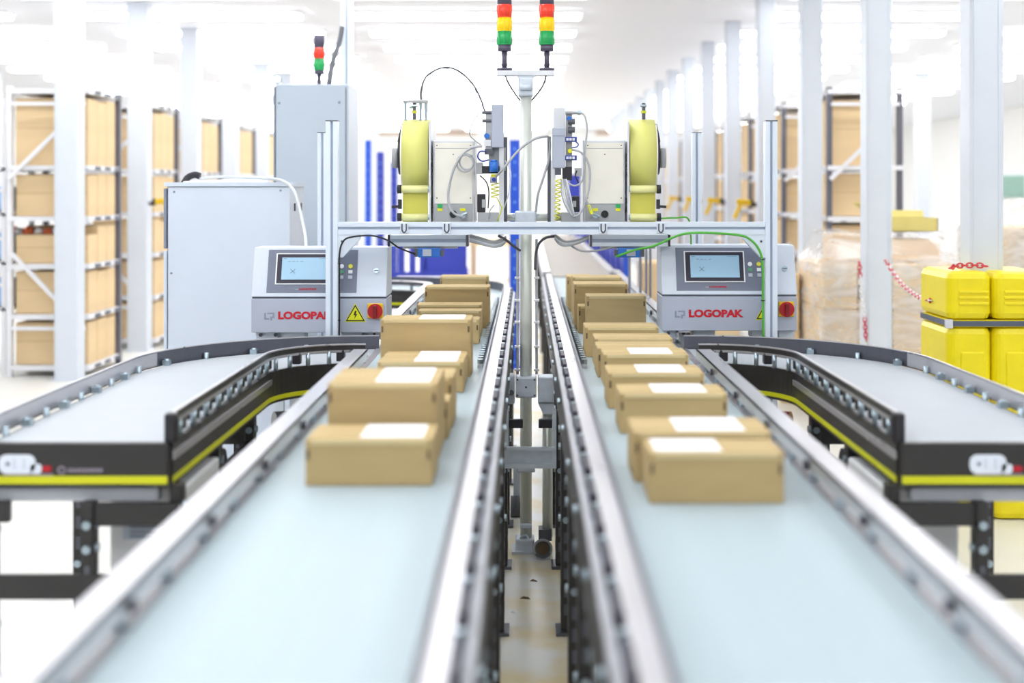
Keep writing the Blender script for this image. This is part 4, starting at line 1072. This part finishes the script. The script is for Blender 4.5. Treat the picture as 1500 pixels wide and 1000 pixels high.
MB().prism(rbox(2.06, 2.555, 6.655, 7.145, 0, 1, .05), 'z', zs0, zs1).build('core', 'guard_yellow', t)
MB().prism(rbox(2.052, 2.563, 6.647, 7.153, 0, 1, .05), 'z', zs0+.004, zs1-.004).build('strap', 'strap', t)
MB().box(2.04, 2.075, 6.64, 6.66, zs0-.004, zs1+.004).build('buckle', 'plate_light', t)

def chain(name, pts, pattern, lab, link=.034, wire=.0042):
    t = thing(name, pts[0], lab, 'chain')
    # resample
    P = [Vector(p) for p in pts]; Q = []
    for i in range(len(P)-1):
        a = P[max(i-1, 0)]; b = P[i]; c = P[i+1]; d = P[min(i+2, len(P)-1)]
        for k in range(12):
            u = k/12
            Q.append(.5*((2*b)+(c-a)*u+(2*a-5*b+4*c-d)*u*u+(3*b-a-3*c+d)*u**3))
    Q.append(P[-1])
    ms = {}
    for m_ in ('chain_red', 'chain_white'):
        L, w = link/2, link*.32
        loop = [(L-w, w, 0), (L-w*.3, w*.7, 0), (L, 0, 0), (L-w*.3, -w*.7, 0), (L-w, -w, 0), (-L+w, -w, 0), (-L+w*.3, -w*.7, 0), (-L, 0, 0), (-L+w*.3, w*.7, 0), (-L+w, w, 0), (L-w, w, 0)]
        o = MB().tube(loop, wire, 5, 1).build('link', m_, org=(0, 0, 0), smooth=True)
        ms[m_] = o.data; bpy.data.objects.remove(o)
    acc = 0; last = Q[0]; i = 0; nx = 0
    for a, b in zip(Q, Q[1:]):
        seg = (b-a).length
        while nx <= acc+seg and seg > 0:
            p = a+(b-a)*((nx-acc)/seg)
            o = bpy.data.objects.new('link', ms['chain_red' if pattern[i % len(pattern)] == 'r' else 'chain_white']); COL.objects.link(o)
            o.parent = t; o.location = p-Vector(pts[0])
            q = (b-a).normalized().to_track_quat('X', 'Z')
            o.rotation_euler = (q.to_matrix() @ Matrix.Rotation(PI/2*(i % 2), 3, 'X')).to_euler()
            nx += link*.72; i += 1
        acc += seg
    return t
chain('barrier_chain', [W(1298, 382, 8.75), W(1305, 394, 8.6), W(1318, 412, 8.2), W(1335, 428, 7.7), W(1352, 438, 7.2), W(1364, 440, 6.9)], 'rwrrwwrwrrww', 'red and white plastic chain sagging from the bare column to the yellow guard')
chain('barrier_chain', [W(1259, 386, 8.884), W(1260, 405, 8.884), W(1262, 430, 8.884), W(1266, 460, 8.884), W(1268, 490, 8.884), W(1272, 540, 8.884)], 'rrrrwwwwwwwwwwwrr', 'red and white plastic chain hanging straight down the bare column')
chain('barrier_chain', [W(1403, 400, 6.62)+Vector((0, .1, .02)), W(1412, 397, 6.66)+Vector((0, .1, .02)), W(1440, 396, 6.66)+Vector((0, .1, .02)), W(1458, 398, 6.62)+Vector((0, .1, .02))], 'r', 'red plastic chain end lying on the yellow guard top')
t = cable('cable_loop', [W(1261, 415, 8.885), W(1257, 425, 8.885), W(1259, 438, 8.885), W(1264, 425, 8.885)], .004, 'hose_dark', 'thin dark wire loop on the bare column')

def pallet(x0, x1, y0, y1, nx, ny, layers, zb, hz, who, crown=()):
    t = thing('wooden_pallet', ((x0+x1)/2, (y0+y1)/2, 0), 'wooden pallet under the wrapped cartons, %s' % who, 'pallet')
    for j in range(5):
        a = x0+(x1-x0)*(j/5); MB().box(a+.02, a+(x1-x0)/5-.02, y0, y1, .12, .142).build('deck_board', 'pallet_wood', t)
    for y in (y0+.05, (y0+y1)/2, y1-.05):
        MB().box(x0, x1, y-.05, y+.05, .02, .12).build('block', 'pallet_wood', t)
    for y in (y0+.05, (y0+y1)/2, y1-.05): MB().box(x0, x1, y-.05, y+.05, 0, .02).build('base_board', 'pallet_wood', t)
    w = (x1-x0)/nx; d_ = (y1-y0)/ny
    for l in range(layers):
        for j in range(ny):
            for i in range(nx):
                if j > 0 and 0 < i < nx-1 and l < layers-1 and j < ny-1: continue
                c = MB().box(x0+i*w+.004, x0+(i+1)*w-.004, y0+j*d_+.004, y0+(j+1)*d_-.004, .142+l*hz, .142+(l+1)*hz-.004).build('pallet_carton', 'store_carton', bev=.006)
                tag(c, 'filmed carton on pallet %s, %s layer, %s row, %s across' % (who, ORD[l], ORD[j], ORD[i]), 'carton', 'cartons on the pallet '+who)
                if j == 0 and (i+l) % 2 == 0:
                    MB().box(x0+i*w+w*.42, x0+i*w+w*.5, y0+j*d_+.001, y0+j*d_+.004, .142+l*hz+.02, .142+(l+1)*hz-.02).build('tape_strip', 'tape_clear', c)
    zt_ = .142+layers*hz
    return zt_
PX0, PX1, PY0, PY1 = 2.09, 3.06, 9.6, 10.5
zt1 = pallet(PX0, PX1, PY0, PY1, 4, 3, 3, 0, .315, 'behind the column')
# upper cartons on that pallet
for i, (x0, x1, y0, y1, h) in enumerate(((2.24, 2.62, 9.95, 10.3, .2), (2.64, 3.0, 9.9, 10.35, .16))):
    tag(MB().box(x0, x1, y0, y1, zt1, zt1+h).build('pallet_carton', 'store_carton', bev=.006), 'loose brown carton on top of the wrapped pallet, %s' % ('the one by the column', 'the one towards the guard')[i], 'carton')
def film_skin(name, rings, lab):
    """wrap of film: stacked rings of points, closed at the top"""
    mb = MB(); n = len(rings[0]); vs = sum(rings, [])
    fs = [(a*n+q, a*n+(q+1) % n, (a+1)*n+(q+1) % n, (a+1)*n+q) for a in range(len(rings)-1) for q in range(n)]
    fs.append(tuple(range((len(rings)-1)*n, len(rings)*n)))
    mb.add(vs, fs)
    return tag(mb.build(name, 'film', smooth=True), lab, 'plastic film')
def ring(x0, x1, y0, y1, z, jit, n=10):
    pts = []
    for (ax, ay, bx, by) in ((x0, y0, x1, y0), (x1, y0, x1, y1), (x1, y1, x0, y1), (x0, y1, x0, y0)):
        for i in range(n):
            f = i/n; pts.append((ax+(bx-ax)*f+random.uniform(0, jit)*(-1 if ax < (x0+x1)/2 else 1)*0, ay+(by-ay)*f+(random.uniform(-jit, 0) if ay == y0 and by == y0 else 0), z+random.uniform(-jit, jit)))
    return pts
film_skin('stretch_film', [ring(PX0-.012, PX1+.012, PY0-.012, PY1+.012, .16+.19*k, .008) for k in range(6)]+[ring(PX0+.02, PX1-.02, PY0+.08, PY1-.05, zt1+.06, .02), ring(PX0+.12, PX1-.03, PY0+.25, PY1-.06, zt1+.215, .015)], 'clear crinkled stretch film wrapped over the pallet behind the bare column')
# open yellowish carton on top
x0, x1, y0, y1 = 2.62, 3.0, 9.95, 10.3; z0 = zt1+.218; h = .10
t = thing('open_carton', (2.8, 10.1, z0), 'open yellowish carton with raised flap on top of the wrapped pallet', 'carton')
b = MB().box(x0, x1, y0, y0+.006, z0, z0+h).box(x0, x1, y1-.006, y1, z0, z0+h).box(x0, x0+.006, y0, y1, z0, z0+h).box(x1-.006, x1, y0, y1, z0, z0+h).box(x0, x1, y0, y1, z0, z0+.006).build('walls', 'carton_open', t)
MB().bar((x0-.01, y0+.17, z0+h), (x0-.16, y0+.17, z0+h+.11), .34, .006, up=(1, 0, 1)).build('flap', 'carton_open', t)
MB().bar(((x0+x1)/2, y1, z0+h), ((x0+x1)/2, y1+.04, z0+h+.05), .38, .006).build('flap', 'carton_open', t)
# second wrapped pallet at the right edge
QX0, QX1, QY0, QY1 = 3.36, 4.3, 9.7, 10.6
zt2 = pallet(QX0, QX1, QY0, QY1, 3, 2, 3, 0, .40, 'beyond the guard')
film_skin('stretch_film', [ring(QX0-.012, QX1+.012, QY0-.012, QY1+.012, .16+.235*k, .008) for k in range(6)]+[ring(QX0+.05, QX1-.02, QY0+.06, QY1-.05, zt2+.08, .02), ring(QX0+.3, QX1-.05, QY0+.2, QY1-.1, zt2+.2, .015)], 'clear crinkled stretch film over the pallet at the right picture edge')
# low cartons between column row and conveyors
for i, (px0, px1, py, Y, h) in enumerate(((1176, 1208, 498, 10.2, .62), (1150, 1182, 420, 12.5, .55), (1165, 1200, 372, 12.6, .9))):
    pass
for i, (x0, x1, y0, z1, lab) in enumerate(((1.93, 2.06, 10.3, .98, 'brown carton pile edge left of the wrapped pallet'), (1.42, 1.85, 11.8, .62, 'low brown carton on the floor behind the right control box'), (1.05, 1.38, 12.4, .95, 'tall brown carton on the floor behind the right gantry post'))):
    c = MB().box(x0, x1, y0, y0+.5, 0, z1).build('floor_carton', 'store_carton', bev=.008)
    tag(c, lab, 'carton')
    MB().box(x0+.01, x1-.01, y0-.003, y0, z1*.55, z1*.55+.03).build('tape_strip', 'tape_clear', c)
# teal window-like panel far right
t = thing('green_monitor', (7.3, 20, 0), 'pale green screen on a white stand at the right picture edge', 'screen')
MB().box(6.98, 7.3, 20, 20.06, 1.5, 1.82).build('panel', 'green_screen', t); MB().box(6.94, 7.34, 20.06, 20.1, 1.46, 1.86).build('frame', 'white', t)
MB().box(7.08, 7.2, 20.1, 20.2, .02, 1.6).build('stand', 'white', t); MB().box(6.95, 7.35, 19.95, 20.35, 0, .02).build('foot', 'white', t)
# black cable on the floor at the lower left
cable('floor_cable', [(-1.62, 3.9, .012), (-1.6, 3.75, .10), (-1.52, 3.68, .30), (-1.46, 3.66, .36), (-1.38, 3.64, .28), (-1.30, 3.62, .235), (-1.2, 3.62, .22)], .012, 'hose_dark', 'dark cable looping down under the left side conveyor')
